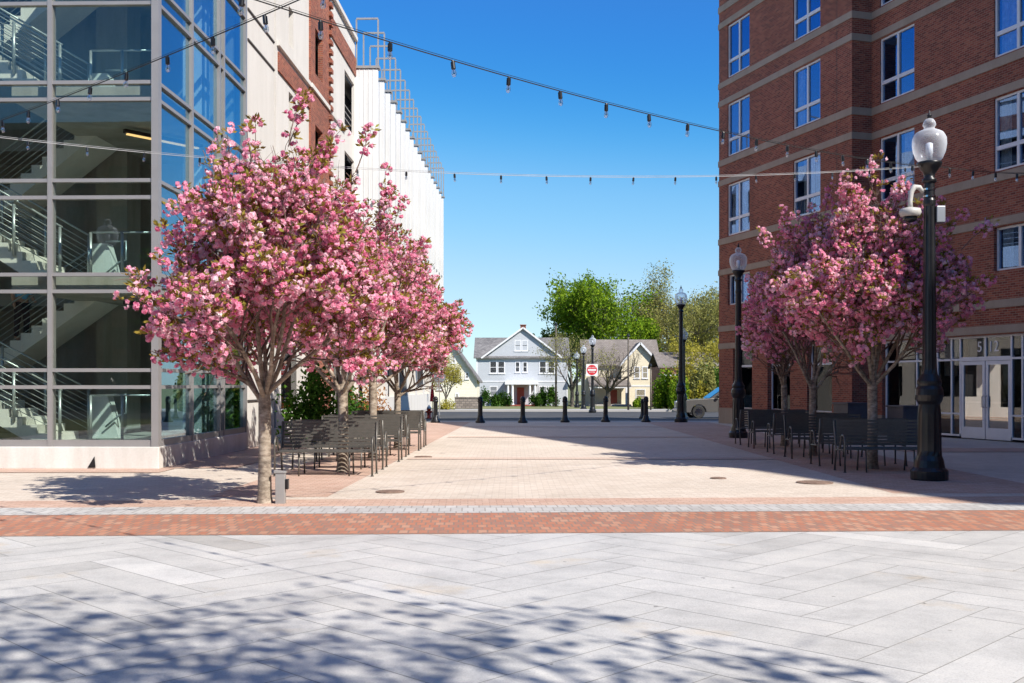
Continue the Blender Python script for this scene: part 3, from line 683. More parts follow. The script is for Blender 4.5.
# floors/landings
LV = [0.47, 3.80, 7.52, 11.27]
mb = MB()
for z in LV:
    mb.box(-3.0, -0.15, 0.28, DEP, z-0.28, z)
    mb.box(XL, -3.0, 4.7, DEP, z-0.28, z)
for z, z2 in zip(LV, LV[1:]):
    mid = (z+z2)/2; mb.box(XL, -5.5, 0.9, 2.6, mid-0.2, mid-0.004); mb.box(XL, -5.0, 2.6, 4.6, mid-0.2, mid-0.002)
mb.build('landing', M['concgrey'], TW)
def flight(x0, z0, z1, n, y0, y1, d, tr=0.295):
    """steps from x0 going in direction d (-1 left / +1 right) rising z0->z1"""
    f = MB(); rh = (z1-z0)/n
    poly = [(x0, z0-0.02)]
    for i in range(n):
        poly.append((x0+d*i*tr, z0+(i+1)*rh)); poly.append((x0+d*(i+1)*tr, z0+(i+1)*rh))
    xe = x0+d*n*tr
    poly.append((xe, z1-0.28)); poly.append((x0+d*0.3, z0-0.10))
    if d < 0: poly = poly[::-1]
    f.prism(poly, y0, y1, 'y'); return f
for z, z2 in zip(LV, LV[1:]):
    mid = (z+z2)/2
    flight(-2.55, z, mid, 10, 1.0, 2.3, -1).build('stair_flight', M['conc'], TW)
    flight(-5.00, mid, z2, 10, 3.2, 4.5, 1, 0.245).build('stair_flight', M['conc'], TW)
    # railing on the front flight
    r = MB(); rp = MB()
    for yy in (0.97, 2.35):
        for hgt in [0.12*k for k in range(1, 8)]+[1.0]:
            rr = 0.022 if hgt == 1.0 else 0.009
            r.tube([(-2.3, yy, z+hgt+0.05), (-5.5, yy, mid+hgt+0.05)], rr, 6)
        for k in range(4): 
            xx = -2.35-k*0.95; zz = z+max(0, (-2.55-xx))/0.295*(mid-z)/10
            r.tube([(xx, yy, zz), (xx, yy, zz+1.05)], 0.034, 8)
    for hgt in (0.95,):
        r.tube([(-1.75, 1.05, z+hgt), (-0.45, 1.05, z+hgt)], 0.02, 6)
    for yy in (3.22,):
        for hgt in [0.14*k for k in range(1, 7)]+[1.0]: r.tube([(-5.0, yy, mid+hgt), (-2.5, yy, z2+hgt)], 0.02 if hgt == 1.0 else 0.009, 6)
    for xx in (-1.75, -1.1, -0.45): r.tube([(xx, 1.05, z), (xx, 1.05, z+0.95)], 0.032, 8)
    # wall side handrail loop
    r.tube([(-2.0, 2.4, z+0.95), (-1.55, 2.4, z+0.95), (-1.55, 2.4, z+0.55), (-1.7, 2.4, z+0.5), (-2.0, 2.4, z+0.25)], 0.022, 8)
    r.build('railing', M['railsteel'], TW, smooth=True)
    wl = MB(); wl.prism([(-2.45, z), (-1.75, z), (-2.0, z+0.92), (-2.45, z+0.92)], 2.5, 2.8, 'y'); wl.build('landing_wall', M['conc'], TW)
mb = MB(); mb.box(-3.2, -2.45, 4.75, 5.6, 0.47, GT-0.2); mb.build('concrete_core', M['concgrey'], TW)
mb = MB()
for z in (0.5,): mb.box(-0.95, -0.5, 4.3, 4.9, z, GT-0.2)
mb.build('inner_column', M['fin'], TW)
for z in (3.46, 7.18, 10.95):
    lf = MB(); lf.bar((-1.55, 2.3, z-0.05), (-0.35, 3.8, z-0.05), 0.1, 0.08); lo = lf.build('ceiling_light', M['black'], TW)
    if 7 < z < 8:
        lt = MB(); lt.bar((-1.5, 2.32, z-0.115), (-0.4, 3.74, z-0.115), 0.07, 0.03); lt.build('lamp_tube', M['tube'], lo)

# person on the stairs
def person():
    e = empty('person', (0, 0, 0), label='person in a light blue top and dark trousers behind the left stair tower glass', cat='person')
    vs_ = [(0, 0, 0.95), (0, 0, 1.12), (0, 0.01, 1.36), (0, 0.01, 1.47), (0, -0.02, 1.62), (0, -0.02, 1.72),      # spine, neck, head
           (0.17, 0.01, 1.38), (0.23, -0.04, 1.12), (0.20, -0.22, 0.98), (0.19, -0.30, 0.97),
           (-0.17, 0.01, 1.38), (-0.24, 0.02, 1.11), (-0.24, -0.06, 0.86), (-0.24, -0.08, 0.77),
           (0.09, 0, 0.88), (0.10, -0.06, 0.50), (0.10, 0.0, 0.08), (0.10, -0.13, 0.04),
           (-0.09, 0, 0.88), (-0.10, 0.03, 0.48), (-0.10, 0.08, 0.08), (-0.10, -0.05, 0.04)]
    ed = [(0, 1), (1, 2), (2, 3), (3, 4), (4, 5), (2, 6), (6, 7), (7, 8), (8, 9), (2, 10), (10, 11), (11, 12), (12, 13), (0, 14), (14, 15), (15, 16), (16, 17), (0, 18), (18, 19), (19, 20), (20, 21)]
    rr = [(0.15, 0.11), (0.145, 0.11), (0.16, 0.12), (0.055, 0.055), (0.085, 0.1), (0.07, 0.08)] + [(0.062, 0.062), (0.045, 0.045), (0.035, 0.035), (0.03, 0.02)]*2 + [(0.095, 0.095), (0.07, 0.07), (0.048, 0.048), (0.035, 0.03)]*2
    def skin(name, idx, scale, mat, parent):
        me = bpy.data.meshes.new(name); mp = {k: i for i, k in enumerate(idx)}
        me.from_pydata([vs_[k] for k in idx], [(mp[a], mp[b]) for a, b in ed if a in mp and b in mp], [])
        me.materials.append(mat); o = bpy.data.objects.new(name, me); COL.objects.link(o); o.parent = parent
        sm = o.modifiers.new('skin', 'SKIN')
        for k in idx: me.skin_vertices[0].data[mp[k]].radius = (rr[k][0]*scale, rr[k][1]*scale)
        me.skin_vertices[0].data[0].use_root = True; sm.use_smooth_shade = True
        o.modifiers.new('sub', 'SUBSURF').levels = 2; o.modifiers['sub'].render_levels = 2
        return o
    skin('body', list(range(22)), 1.0, M['skin'], e)
    skin('shirt', [0, 1, 2, 6, 7, 10, 11], 1.13, M['bluecloth'], e)
    skin('trousers', [0, 14, 15, 16, 18, 19, 20], 1.14, M['darkcloth'], e)
    h = MB(); h.lathe([(0.03, 1.82), (0.08, 1.80), (0.108, 1.73), (0.112, 1.66), (0.095, 1.6), (0.05, 1.58)], 16, (0, 0.015, 0)); h.build('hair', M['hair'], e, smooth=True)
    return e
pe = person(); pe.parent = None
# stands on the rear-flight of the first storey
pe.location = (-11.34, 24.4, 2.64); pe.scale = (0.94,)*3; pe.rotation_euler = (0, 0, rad(60))

# ------------------------------------------------------------------ left: parking garage facade
GB = empty('parking_garage', (CX, CY, 0), LROT, label='cream parking garage with brick strips and a row of tall white fins', cat='garage building')
U0 = DEP+0.02; U1 = 22.2; U2 = 52.6
mb = MB(); GH = 15.5
slots = [(10.85, 11.45, a, b) for a, b in ((11.75, 12.9), (9.2, 10.35), (5.9, 7.0))]
ops = [(19.9, 22.0, a, b) for a, b in ((11.6, 13.7), (8.4, 10.6), (5.2, 7.4))]
slit = [(9.1, 9.35, 0.4, 14.6)]
ground = [(9.9, 12.6, 0.9, 3.4), (17.5, 19.5, 0.5, 3.4), (19.9, 22.0, 0.5, 3.4)]
mb.wall(U0, 13.6, 0, GH, slots+slit+[ground[0]], 0, 0.18)
mb.build('wall', M['cream'], GB); mb = MB()
mb.wall(16.9, U1, 0, 14.3, ops+ground[1:], 0, 0.10)
mb.wall(16.9, U1, 14.3, GH, [], 0.0, 0)
mb.wall(U1, U2, 0, 14.0, [(a, a+3.2, b, b+1.9) for a in (23.2, 27.4, 31.6, 35.8, 40, 44.2, 48.4) for b in (1.0, 4.6, 8.0, 11.3)], 0.0, 0.4)
mb.face([(U2, 0, 0), (U2, 18, 0), (U2, 18, 14), (U2, 0, 14)])
mb.build('wall', M['cream'], GB)
mb = MB(); bs = [(14.3, 15.5, a, b) for a, b in ((11.9, 13.4), (8.6, 10.2), (5.2, 6.8))]
mb.wall(13.6, 16.9, 0, GH, bs, -0.06, 0.16)
mb.face([(13.6, -0.06, 0), (13.6, 0.0, 0), (13.6, 0.0, GH), (13.6, -0.06, GH)]); mb.face([(16.9, -0.06, 0), (16.9, 0.0, 0), (16.9, 0.0, GH), (16.9, -0.06, GH)])
for z in (10.55, 7.0, 3.7): mb.box(9.5, 13.58, -0.05, -0.002, z, z+0.55)
mb.box(16.92, U1, -0.05, -0.002, 14.1, 14.8)
for z in (11.0, 7.8, 4.6): mb.box(19.9, 22.0, 0.02, 0.15, z-0.1, z+0.45)
for k in range(46): mb.box(16.55, 16.9, -0.16, -0.06, 0.4+k*0.33, 0.55+k*0.33)
mb.build('brick_strip', M['brick'], GB)
for z in (11.25, 7.7, 4.4):
    mb = MB(); mb.box(9.4, 13.6, -0.09, -0.003, z, z+0.14); mb.box(13.6, 16.95, -0.12, -0.062, z, z+0.14); mb.box(16.95, 19.8, -0.07, -0.003, z+0.02, z+0.12)
    mb.build('string_course', M['cream'], GB)
mb = MB(); mb.box(U0, U1, -0.12, 0.3, GH, GH+0.16); mb.build('coping', M['cream'], GB)
mb = MB()
for z in (11.2, 10.42, 7.6, 6.8, 4.3, 3.5, 2.2, 1.2):
    mb = MB(); mb.box(U0+0.1, 9.08, -0.03, -0.002, z, z+0.045); mb.build('wall_joint', M['creamdark'], GB)
mb = MB()
for z in (3.5, 2.2, 1.2): mb.box(12.7, 13.5, -0.02, -0.002, z, z+0.04)
mb.build('wall_joint', M['creamdark'], GB)
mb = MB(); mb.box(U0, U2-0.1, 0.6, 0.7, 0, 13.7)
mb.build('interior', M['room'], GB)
mb = MB(); mb.box(U0, U2, 0.2, 18, 13.75, 13.9); mb.box(U0, U2, 17.9, 18, 0, 13.7); mb.build('roof_deck', M['concgrey'], GB)
for a, b, c, d in slots+ground+bs:
    mb = MB(); mb.box(a, b, 0.17, 0.175, c, d); mb.build('window', M['garageglass'], GB)
mb = MB()
for a, b, c, d in ops:
    for k in range(4): mb.box(a, b, 0.11, 0.13, c+0.15+k*0.25, c+0.18+k*0.25)
mb.build('cable_rail', M['galv'], GB)
# white fins and steel trellis
nf = 17; fin0 = None
for k in range(nf+1):
    if k == 0:
        f = MB(); f.box(0, 0.14, -0.93, -0.002, 2.6, 14.4)
        for q in range(1, 5): f.box(-0.012, 0.152, -0.93+q*0.186-0.012, -0.93+q*0.186+0.012, 2.6, 14.38)
        fin0 = f.build('fin', M['fin'], GB, (22.2, 0, 0))
        t_ = MB(); t_.bar((0.07, -0.93, 16.45), (0.07, -0.05, 16.45), 0.07, 0.07)
        for yy in (-0.93, -0.05): t_.bar((0.07, yy, 14.4), (0.07, yy, 16.42), 0.06, 0.06)
        t_.box(-0.05, 0.35, -1.0, 0.0, 14.42, 14.52)
        tr0 = t_.build('steel_trellis', M['galv'], GB, (22.2, 0, 0))
    else:
        for o_ in (fin0, tr0):
            c = o_.copy(); COL.objects.link(c); c.parent = GB; c.location = (22.2+1.74*k, 0, 0)
mb = MB(); mb.box(22.0, 52.5, -0.85, -0.75, 9.0, 9.08); mb.box(22.0, 52.5, -0.85, -0.75, 5.0, 5.08); mb.build('fin_rail', M['galv'], GB)

# shrubs against garage wall
def leaf_cloud(rng, centers, radii, per, size, flat=0.0):
    C = np.array(centers, float); R = np.array(radii, float)
    idx = np.repeat(np.arange(len(C)), per)
    d = rnd_unit(rng, len(idx)); rr = rng.random(len(idx))**0.45
    P = C[idx]+d*rr[:, None]*R[idx]
    nrm = rnd_unit(rng, len(idx)); nrm[:, 2] = nrm[:, 2]*0.8+0.25; nrm += d*0.5; nrm /= np.linalg.norm(nrm, axis=1)[:, None]
    a = np.cross(nrm, rnd_unit(rng, len(idx))); a /= np.linalg.norm(a, axis=1)[:, None]+1e-9; b = np.cross(nrm, a)
    s = size*(0.6+0.8*rng.random(len(idx)))[:, None]
    Q = np.stack([P-a*s, P-b*s*0.55, P+a*s, P+b*s*0.55], axis=1)
    return Q, idx
def shrub(name, loc, rad3, n, size, mat, label, cat='shrub', group=None, seed=0):
    rng = np.random.default_rng(seed); e = empty(name, loc, label=label, cat=cat, group=group)
    k = max(6, n//60)
    d = rnd_unit(rng, k); d[:, 2] = np.abs(d[:, 2]); r = rng.random(k)[:, None]**0.4
    R3 = np.array(rad3); C = d*r*R3*0.78+np.array([0, 0, R3[2]*0.15])
    Q, idx = leaf_cloud(rng, C, np.repeat((R3*0.34)[None], k, 0), n//k, size)
    Q[:, :, 2] = np.maximum(Q[:, :, 2], 0.02)
    ct = rng.random(k)
    o = quads_mesh('foliage', Q, np.clip(ct[idx]*0.6+rng.random(len(idx))*0.4, 0, 1), mat, e)
    st = MB()
    for j in range(7):
        a = rng.random()*2*PI; q = rng.random()*0.6
        st.tube([(0.05*math.cos(a), 0.05*math.sin(a), 0), (R3[0]*q*math.cos(a)*0.6, R3[1]*q*math.sin(a)*0.6, R3[2]*0.5), (R3[0]*q*math.cos(a), R3[1]*q*math.sin(a), R3[2]*0.85)], [0.02, 0.014, 0.006], 5)
    st.build('stem', M['darkbark'], e)
    return e
shrub('shrub', (-5.45, 28.6, 0), (1.0, 1.2, 2.1), 2600, 0.07, M['shrub'], 'large leafy green shrub against the cream wall behind the first left bench', seed=1)
shrub('shrub', (-4.75, 31.2, 0), (0.7, 1.1, 1.5), 1800, 0.06, M['shrub'], 'lower green shrub right of the large green shrub by the left wall', seed=2)
shrub('shrub', (-4.9, 35.6, 0), (1.0, 1.2, 1.7), 2200, 0.05, M['orangegrass'], 'rust coloured shrub by the left wall beyond the green shrubs', seed=3)

# ------------------------------------------------------------------ cherry trees
def cherry(name, loc, seed, height=5.4, radius=1.95, fork=1.45, tr=0.10, dens=1.0, leaf=0.25, label='', lean=(0, 0), low=2.1, nl=7, group='cherry', cl=1.0, whips=20):
    zc = low+0.26*(height-low)
    def inside(p, k):
        r = math.hypot(p.x, p.y)
        if p.z > zc: return (r/radius)**1.35+((p.z-zc)/(height-zc))**1.35 < k
        return r < radius*k*(0.6+0.4*max(0, (p.z-fork))/(zc-fork))
    rs = random.Random(seed); rng = np.random.default_rng(seed)
    e = empty(name, loc, label=label, cat='cherry tree', group=group)
    tk = MB(); spots = []; extra = []
    def V(*a): return Vector(a)
    def branch(p, d, L, r, depth):
        n = 5 if depth < 2 else 4; pts = [p.copy()]; rsl = [r]; q = p.copy(); dd = d.copy(); kenv = rs.choice((0.6, 0.75, 0.9, 1.0, 1.1, 1.22))
        for i in range(n):
            if i > 0 and not inside(q, kenv): break
            jit = Vector((rs.gauss(0, 1), rs.gauss(0, 1), rs.gauss(0, 0.6)))*0.13
            dd = (dd+jit+Vector((0, 0, 0.07 if depth < 2 else 0.02))).normalized()
            q = q+dd*(L/n); pts.append(q.copy()); rsl.append(r*(1-0.72*(i+1)/n))
        n = len(pts)-1
        tk.tube(pts, rsl, 8 if depth == 0 else (6 if depth == 1 else 4), 0 if depth < 1 else 1, cap=False)
        if depth >= 3 or L < 0.28:
            for i in range(1, len(pts)): spots.append((pts[i], depth))
            return
        if depth >= 1:
            for i in range(2 if depth == 1 else 1, len(pts)):
                if depth >= 2 or i >= 3: spots.append((pts[i], depth))
        kids = {0: 9, 1: 5, 2: 4}[depth]
        for k in range(kids):
            f = rs.uniform(0.25, 1.0) if depth else rs.uniform(0.16, 1.0)
            x = f*n; i0 = min(int(x), n-1); pp = pts[i0].lerp(pts[i0+1], x-i0)
            ax = (pts[i0+1]-pts[i0]).normalized()
            perp = ax.orthogonal().normalized(); perp.rotate(Quaternion(ax, rs.uniform(0, 2*PI)))
            ang = rs.uniform(0.45, 0.95); nd_ = (ax*math.cos(ang)+perp*math.sin(ang)); nd_.z += 0.12; nd_.normalize()
            rr = rsl[i0]*rs.uniform(0.45, 0.65)
            branch(pp, nd_, L*rs.uniform(0.42, 0.68), max(rr, 0.006), depth+1)
    top = V(lean[0]*fork, lean[1]*fork, fork)
    tk.tube([(0, 0, -0.02), (0, 0, 0.1), top*0.5+V(rs.uniform(-.02, .02), 0, 0), top, top+V(0, 0, 0.15)], [tr*1.35, tr*1.08, tr*0.95, tr*0.95, tr*0.8], 12, 0, cap=False)
    L0 = (height-fork)*0.74
    for k in range(nl):
        a = 2*PI*(k+rs.uniform(-0.25, 0.25))/nl+seed
        sp = (rs.uniform(1.1, 1.5), rs.uniform(0.55, 0.85), rs.uniform(0.12, 0.35))[k % 3]
        sp *= radius/1.95
        d = V(math.cos(a)*sp, math.sin(a)*sp, 1).normalized()
        branch(top+V(0, 0, rs.uniform(-0.1, 0.12)), d, L0*rs.uniform(0.8, 1.05), tr*0.40, 0)
    for k in range(whips):
        q, _d = spots[rs.randrange(len(spots))]
        tries = 0
        while q.z < zc+0.35*(height-zc) and tries < 60: q, _d = spots[rs.randrange(len(spots))]; tries += 1
        dd = V(q.x*0.35+rs.gauss(0, .25), q.y*0.35+rs.gauss(0, .25), 1.0).normalized(); Lw = rs.uniform(0.45, 0.95); pw = [q.copy()]
        for i in range(5):
            dd = (dd+V(rs.gauss(0, .12), rs.gauss(0, .12), 0.0)).normalized(); pw.append(pw[-1]+dd*Lw/5)
            if i in (2, 4) or rs.random() < 0.3: extra.append(pw[-1].copy())
        tk.tube(pw, [0.010, 0.009, 0.008, 0.006, 0.005, 0.004], 4, 1, cap=False)
    tk.build('trunk', [M['bark'], M['twig']], e, smooth=True)
    # blossom clusters on the twig points
    pts = list(extra)
    for p, dep in spots:
        rh = math.hypot(p.x, p.y)
        if p.z < low+rs.uniform(-0.25, 0.35): continue
        if rs.random() > dens*(1.0 if p.z < zc else max(0.2, 1.0-0.8*(p.z-zc)/(height-zc))): continue
        pts.append(p)

    C = np.array([tuple(p) for p in pts]); nC = len(C)
    # flowers per cluster
    nfw = rng.integers(4, 11, nC); ci = np.repeat(np.arange(nC), nfw)
    crad = (0.055+0.05*rng.random(nC))*cl
    fd = rnd_unit(rng, len(ci)); Fc = C[ci]+fd*crad[ci][:, None]
    # petals per flower
    npet = 9; fi = np.repeat(np.arange(len(Fc)), npet)
    pd = rnd_unit(rng, len(fi))+fd[fi]*0.9; pd /= np.linalg.norm(pd, axis=1)[:, None]
    fr_ = (0.027+0.011*rng.random(len(Fc)))*cl
    P = Fc[fi]+pd*fr_[fi][:, None]*0.7
    nr = pd+rnd_unit(rng, len(fi))*0.7; nr /= np.linalg.norm(nr, axis=1)[:, None]
    a = np.cross(nr, rnd_unit(rng, len(fi))); a /= np.linalg.norm(a, axis=1)[:, None]+1e-9; b = np.cross(nr, a)
    s = fr_[fi][:, None]*0.72
    Q = np.stack([P-a*s, P-b*s, P+a*s, P+b*s], axis=1)
    ctint = rng.random(nC)*0.55; ti = np.clip(ctint[ci][fi]+rng.random(len(fi))*0.5, 0, 1)
    mi = np.zeros(len(Q))
    # leaves
    nL = int(nC*leaf*9); li = rng.integers(0, nC, nL)
    ld = rnd_unit(rng, nL); ld[:, 2] = np.abs(ld[:, 2])*0.8; LP = C[li]+ld*(0.05+0.09*rng.random(nL))[:, None]
    nr = rnd_unit(rng, nL); a = ld+0.3*rnd_unit(rng, nL); a /= np.linalg.norm(a, axis=1)[:, None]; b = np.cross(nr, a); b /= np.linalg.norm(b, axis=1)[:, None]+1e-9
    s = (0.030+0.024*rng.random(nL))[:, None]
    QL = np.stack([LP-a*s, LP-b*s*0.42, LP+a*s*1.1, LP+b*s*0.42], axis=1)
    Qa = np.concatenate([Q, QL]); ta = np.concatenate([ti, rng.random(nL)]); ma = np.concatenate([mi, np.ones(nL)])
    quads_mesh('crown', Qa, ta, [M['petal'], M['bronzeleaf']], e, ma)
    return e, nC
GL = 'pink cherry trees along the left benches'; GR = 'pink cherry trees along the right benches'
info = []
info.append(cherry('cherry_tree', (-3.43, 14.63, 0), 17, 5.15, 1.8, 1.38, 0.092, 0.25, 1.7, 'nearest pink cherry tree on the left with its trunk in front of the benches', low=1.7, nl=9, cl=1.2, whips=34, group=GL))
info.append(cherry('cherry_tree', (-3.18, 19.8, 0), 22, 5.4, 1.9, 1.5, 0.10, 0.24, 2.0, 'pink cherry tree rising from between the nearest pair of left benches', nl=8, low=1.9, cl=1.3, whips=30, group=GL))
info.append(cherry('cherry_tree', (-3.10, 23.5, 0), 33, 5.3, 1.85, 1.55, 0.095, 0.27, 2.8, 'pink cherry tree rising from between the middle pair of left benches', cl=1.35, group=GL))
info.append(cherry('cherry_tree', (-2.95, 27.2, 0), 44, 5.2, 1.6, 1.4, 0.09, 0.28, 4.0, 'cherry tree with many bronze leaves at the farthest pair of left benches', cl=1.3, group=GL))
info.append(cherry('cherry_tree', (7.02, 20.55, 0), 58, 5.7, 1.7, 1.6, 0.10, 0.29, 1.6, 'tall pink cherry tree between the near right benches beside the big lamp post', low=2.2, nl=9, cl=1.3, whips=34, group=GR))
info.append(cherry('cherry_tree', (6.95, 24.35, 0), 66, 5.5, 1.3, 1.5, 0.09, 0.22, 1.3, 'pink cherry tree between the middle pair of right benches with bare lower twigs', low=2.5, cl=1.35, group=GR))
info.append(cherry('cherry_tree', (7.25, 28.1, 0), 77, 4.8, 0.95, 1.5, 0.09, 0.24, 0.9, 'pink cherry tree between the farthest pair of right benches', low=2.5, cl=1.35, whips=10, group=GR))
print('cherry clusters', [i[1] for i in info])

# ------------------------------------------------------------------ generic leafy trees
def big_tree(name, loc, seed, height, radius, fork, tr, nleaf, lsize, mat, label, bark='darkbark', low=0.25, nl=6, clump=0.13, bare=False, cat='tree', group=None, sprd=0.9, depthmax=3, minz=None, hz=None, wood=1.0):
    rs = random.Random(seed); rng = np.random.default_rng(seed)
    e = empty(name, loc, label=label, cat=cat, group=group); tk = MB(); tips = []
    def branch(p, d, L, r, depth):
        n = 5; pts = [p.copy()]; rr = [r]; q = p.copy(); dd = d.copy()
        for i in range(n):
            dd = (dd+Vector((rs.gauss(0, 1), rs.gauss(0, 1), rs.gauss(0, .7)))*0.15+Vector((0, 0, 0.05))).normalized()
            q = q+dd*(L/n); pts.append(q.copy()); rr.append(r*(1-0.7*(i+1)/n))
        tk.tube(pts, rr, 7 if depth == 0 else 4, cap=False)
        if depth >= 1:
            for i in range(2, n+1): tips.append(pts[i])
        if depth >= depthmax: return
        for k in range({0: 7, 1: 5, 2: 4}[min(depth, 2)]):
            f = rs.uniform(0.3, 1.0)*n; i0 = min(int(f), n-1); pp = pts[i0].lerp(pts[i0+1], f-i0)
            ax = (pts[i0+1]-pts[i0]).normalized(); pr = ax.orthogonal().normalized(); pr.rotate(Quaternion(ax, rs.uniform(0, 2*PI)))
            an = rs.uniform(0.4, 1.0); nd_ = (ax*math.cos(an)+pr*math.sin(an)).normalized()
            branch(pp, nd_, L*rs.uniform(0.42, 0.62), max(rr[i0]*rs.uniform(.45, .6), tr*0.03*wood), depth+1)
    tk.tube([(0, 0, -0.1), (0, 0, fork*0.15), (rs.uniform(-.1, .1)*tr, 0, fork*0.6), (0, 0, fork)], [tr*1.4, tr, tr*0.9, tr*0.8], 10, cap=False)
    for k in range(nl):
        a = 2*PI*(k+rs.uniform(-.3, .3))/nl; sp = rs.uniform(0.3, sprd)
        branch(Vector((0, 0, fork*rs.uniform(0.8, 1.0))), Vector((math.cos(a)*sp, math.sin(a)*sp, 1)).normalized(), (height-fork)*rs.uniform(0.55, 0.72), tr*0.55, 0)
    tk.build('trunk', M[bark], e, smooth=True)
    if nleaf:
        T = np.array([tuple(p) for p in tips])
        T[:, :2] *= np.minimum(1, radius/(np.hypot(T[:, 0], T[:, 1])+1e-6))[:, None]
        T = T[T[:, 2] > height*low]
        T[:, 2] = np.minimum(T[:, 2], height)
        sel = T[rng.random(len(T)) < 0.8]
        R = np.repeat([[radius*clump]*3], len(sel), 0)*(0.6+0.8*rng.random(len(sel)))[:, None]
        per = max(1, nleaf//len(sel)); Q, idx = leaf_cloud(rng, sel, R, per, lsize)
        ct = rng.random(len(sel))
        quads_mesh('crown', Q, np.clip(ct[idx]*0.65+rng.random(len(idx))*0.4, 0, 1), M[mat], e)
    return e
def P(px, Y): return (px-512)*Y/F
big_tree('maple_tree', (P(597, 150), 150, zg(150)), 5, 19.5, 7.6, 5, 0.4, 34000, 0.2, 'maple', 'tall bright green maple behind the two houses', group='trees behind the houses', low=0.16, clump=0.19, nl=9, sprd=1.2)
big_tree('spruce_tree', (P(572, 152), 152, zg(150)), 6, 12.5, 3.2, 2, 0.3, 9000, 0.2, 'shrub', 'dark green tree between the blue and the cream house', group='trees behind the houses', low=0.1)
big_tree('round_tree', (P(546, 156), 156, zg(150)), 16, 10.8, 3.6, 2.5, 0.25, 6000, 0.24, 'maple', 'small bright green tree just above the blue house roof', group='trees behind the houses', low=0.3)
big_tree('tall_tree', (P(668, 165), 165, zg(150)), 7, 20.5, 8.5, 6, 0.45, 30000, 0.15, 'olive', 'tallest tree with sparse olive buds right of the green maple', group='trees behind the houses', low=0.14, clump=0.16, nl=9, sprd=1.2)
big_tree('tall_tree', (P(704, 150), 150, zg(150)), 8, 17.5, 7.5, 4, 0.4, 22000, 0.15, 'olive', 'sparse olive tree beside the brick building corner', group='trees behind the houses', low=0.15)
big_tree('yellow_tree', (P(702, 118), 118, zg(118)), 9, 8.6, 3.6, 1.2, 0.2, 12000, 0.12, 'yellow', 'yellow leaved small tree behind the parked vehicle', nl=9, group='trees behind the houses', low=0.12)
big_tree('bare_tree', (P(608, 121), 121, zg(121)), 10, 8.2, 4.6, 2.0, 0.32, 0, 0.1, None, 'bare dark branched tree in front of the cream house', sprd=1.8, nl=6)
big_tree('bare_tree', (P(572, 118), 118, zg(118)), 19, 9.0, 4.6, 2.2, 0.18, 900, 0.08, 'olive', 'thin almost bare tree right of the blue house', sprd=1.2, nl=5)
big_tree('willow_tree', (P(446, 96), 96, zg(96)), 12, 4.9, 1.2, 1.2, 0.1, 5000, 0.07, 'yellow', 'narrow yellow green tree in front of the ivory house', low=0.15, clump=0.3)
big_tree('street_tree', (4.25, -0.75, 0), 13, 10.0, 3.4, 4.4, 0.16, 6200, 0.085, 'maple', 'leafy street tree beside the camera that dapples the granite paving', low=0.45, nl=7, clump=0.10, sprd=1.0)

# hedges at far houses
hz = [(484, 10, 1.25, 'shrub'), (496, 8, 0.95, 'shrub'), (504.5, 11, 1.2, 'shrub'), (535, 12, 1.05, 'shrub'), (542.5, 7, 1.4, 'shrub'), (553, 11, 1.5, 'shrub'), (668-30, 10, 0.9, 'maple'), (666, 9, 1.7, 'maple'), (690, 12, 1.4, 'yellow'), (712, 10, 1.2, 'shrub')]
hz += [(676, 16, 2.6, 'maple'), (700, 18, 2.3, 'yellow')]
hz += [(684, 14, 2.9, 'maple'), (709, 16, 3.0, 'olive')]
names_ = ['round clipped bush at the left corner of the blue house', 'small clipped bush left of the blue house porch', 'wide clipped bush touching the left porch column', 'wide clipped bush right of the blue house porch', 'tall clipped bush below the right first floor window of the blue house', 'tall hedge bush at the right corner of the blue house', 'light green bush in front of the cream house', 'upright light green bush right of the cream house', 'yellow bush behind the parked vehicle hood', 'dark bush beside the brick building behind the vehicle', 'tall loose green bush left of the lamp post before the russet house', 'broad yellow green bush right of the lamp post before the russet house', 'tall green bush just right of the lamp post behind the vehicle hood', 'tall olive bush between the russet house and the brick building corner']
for i, (px, wpx, h, mt) in enumerate(hz):
    Y = 122 if i < 6 else (112 if i < 8 else 84); r = wpx*Y/F/2*(1.7 if i < 6 else 1.1)
    shrub('shrub', (P(px, Y), Y, zg(Y)), (r, r, h*(1.6 if i < 6 else 1.2)), 1300, 0.11, M[mt], names_[i], group='bushes before the houses', seed=30+i)
for (px, Y, r, h, mt, lab, sd) in ((667, 100, 1.5, 3.6, 'maple', 'big loose green shrub mass right of the cream house', 51), (687, 98, 1.8, 4.4, 'yellow', 'big yellow green shrub mass behind the vehicle hood', 52), (704, 94, 1.7, 4.6, 'olive', 'big olive shrub mass behind the vehicle windshield', 53), (716, 90, 1.3, 3.6, 'shrub', 'dark shrub mass touching the brick building corner in view', 54)):
    shrub('shrub', (P(px, Y), Y, zg(Y)), (r, r, h), 5000, 0.13, M[mt], lab, group='bushes before the houses', seed=sd)
shrub('shrub', (P(447, 88), 88, zg(88)), (0.85, 0.8, 1.1), 1100, 0.06, M['yellow'], 'yellow flowering bush beside the left bollards across the street', seed=50)

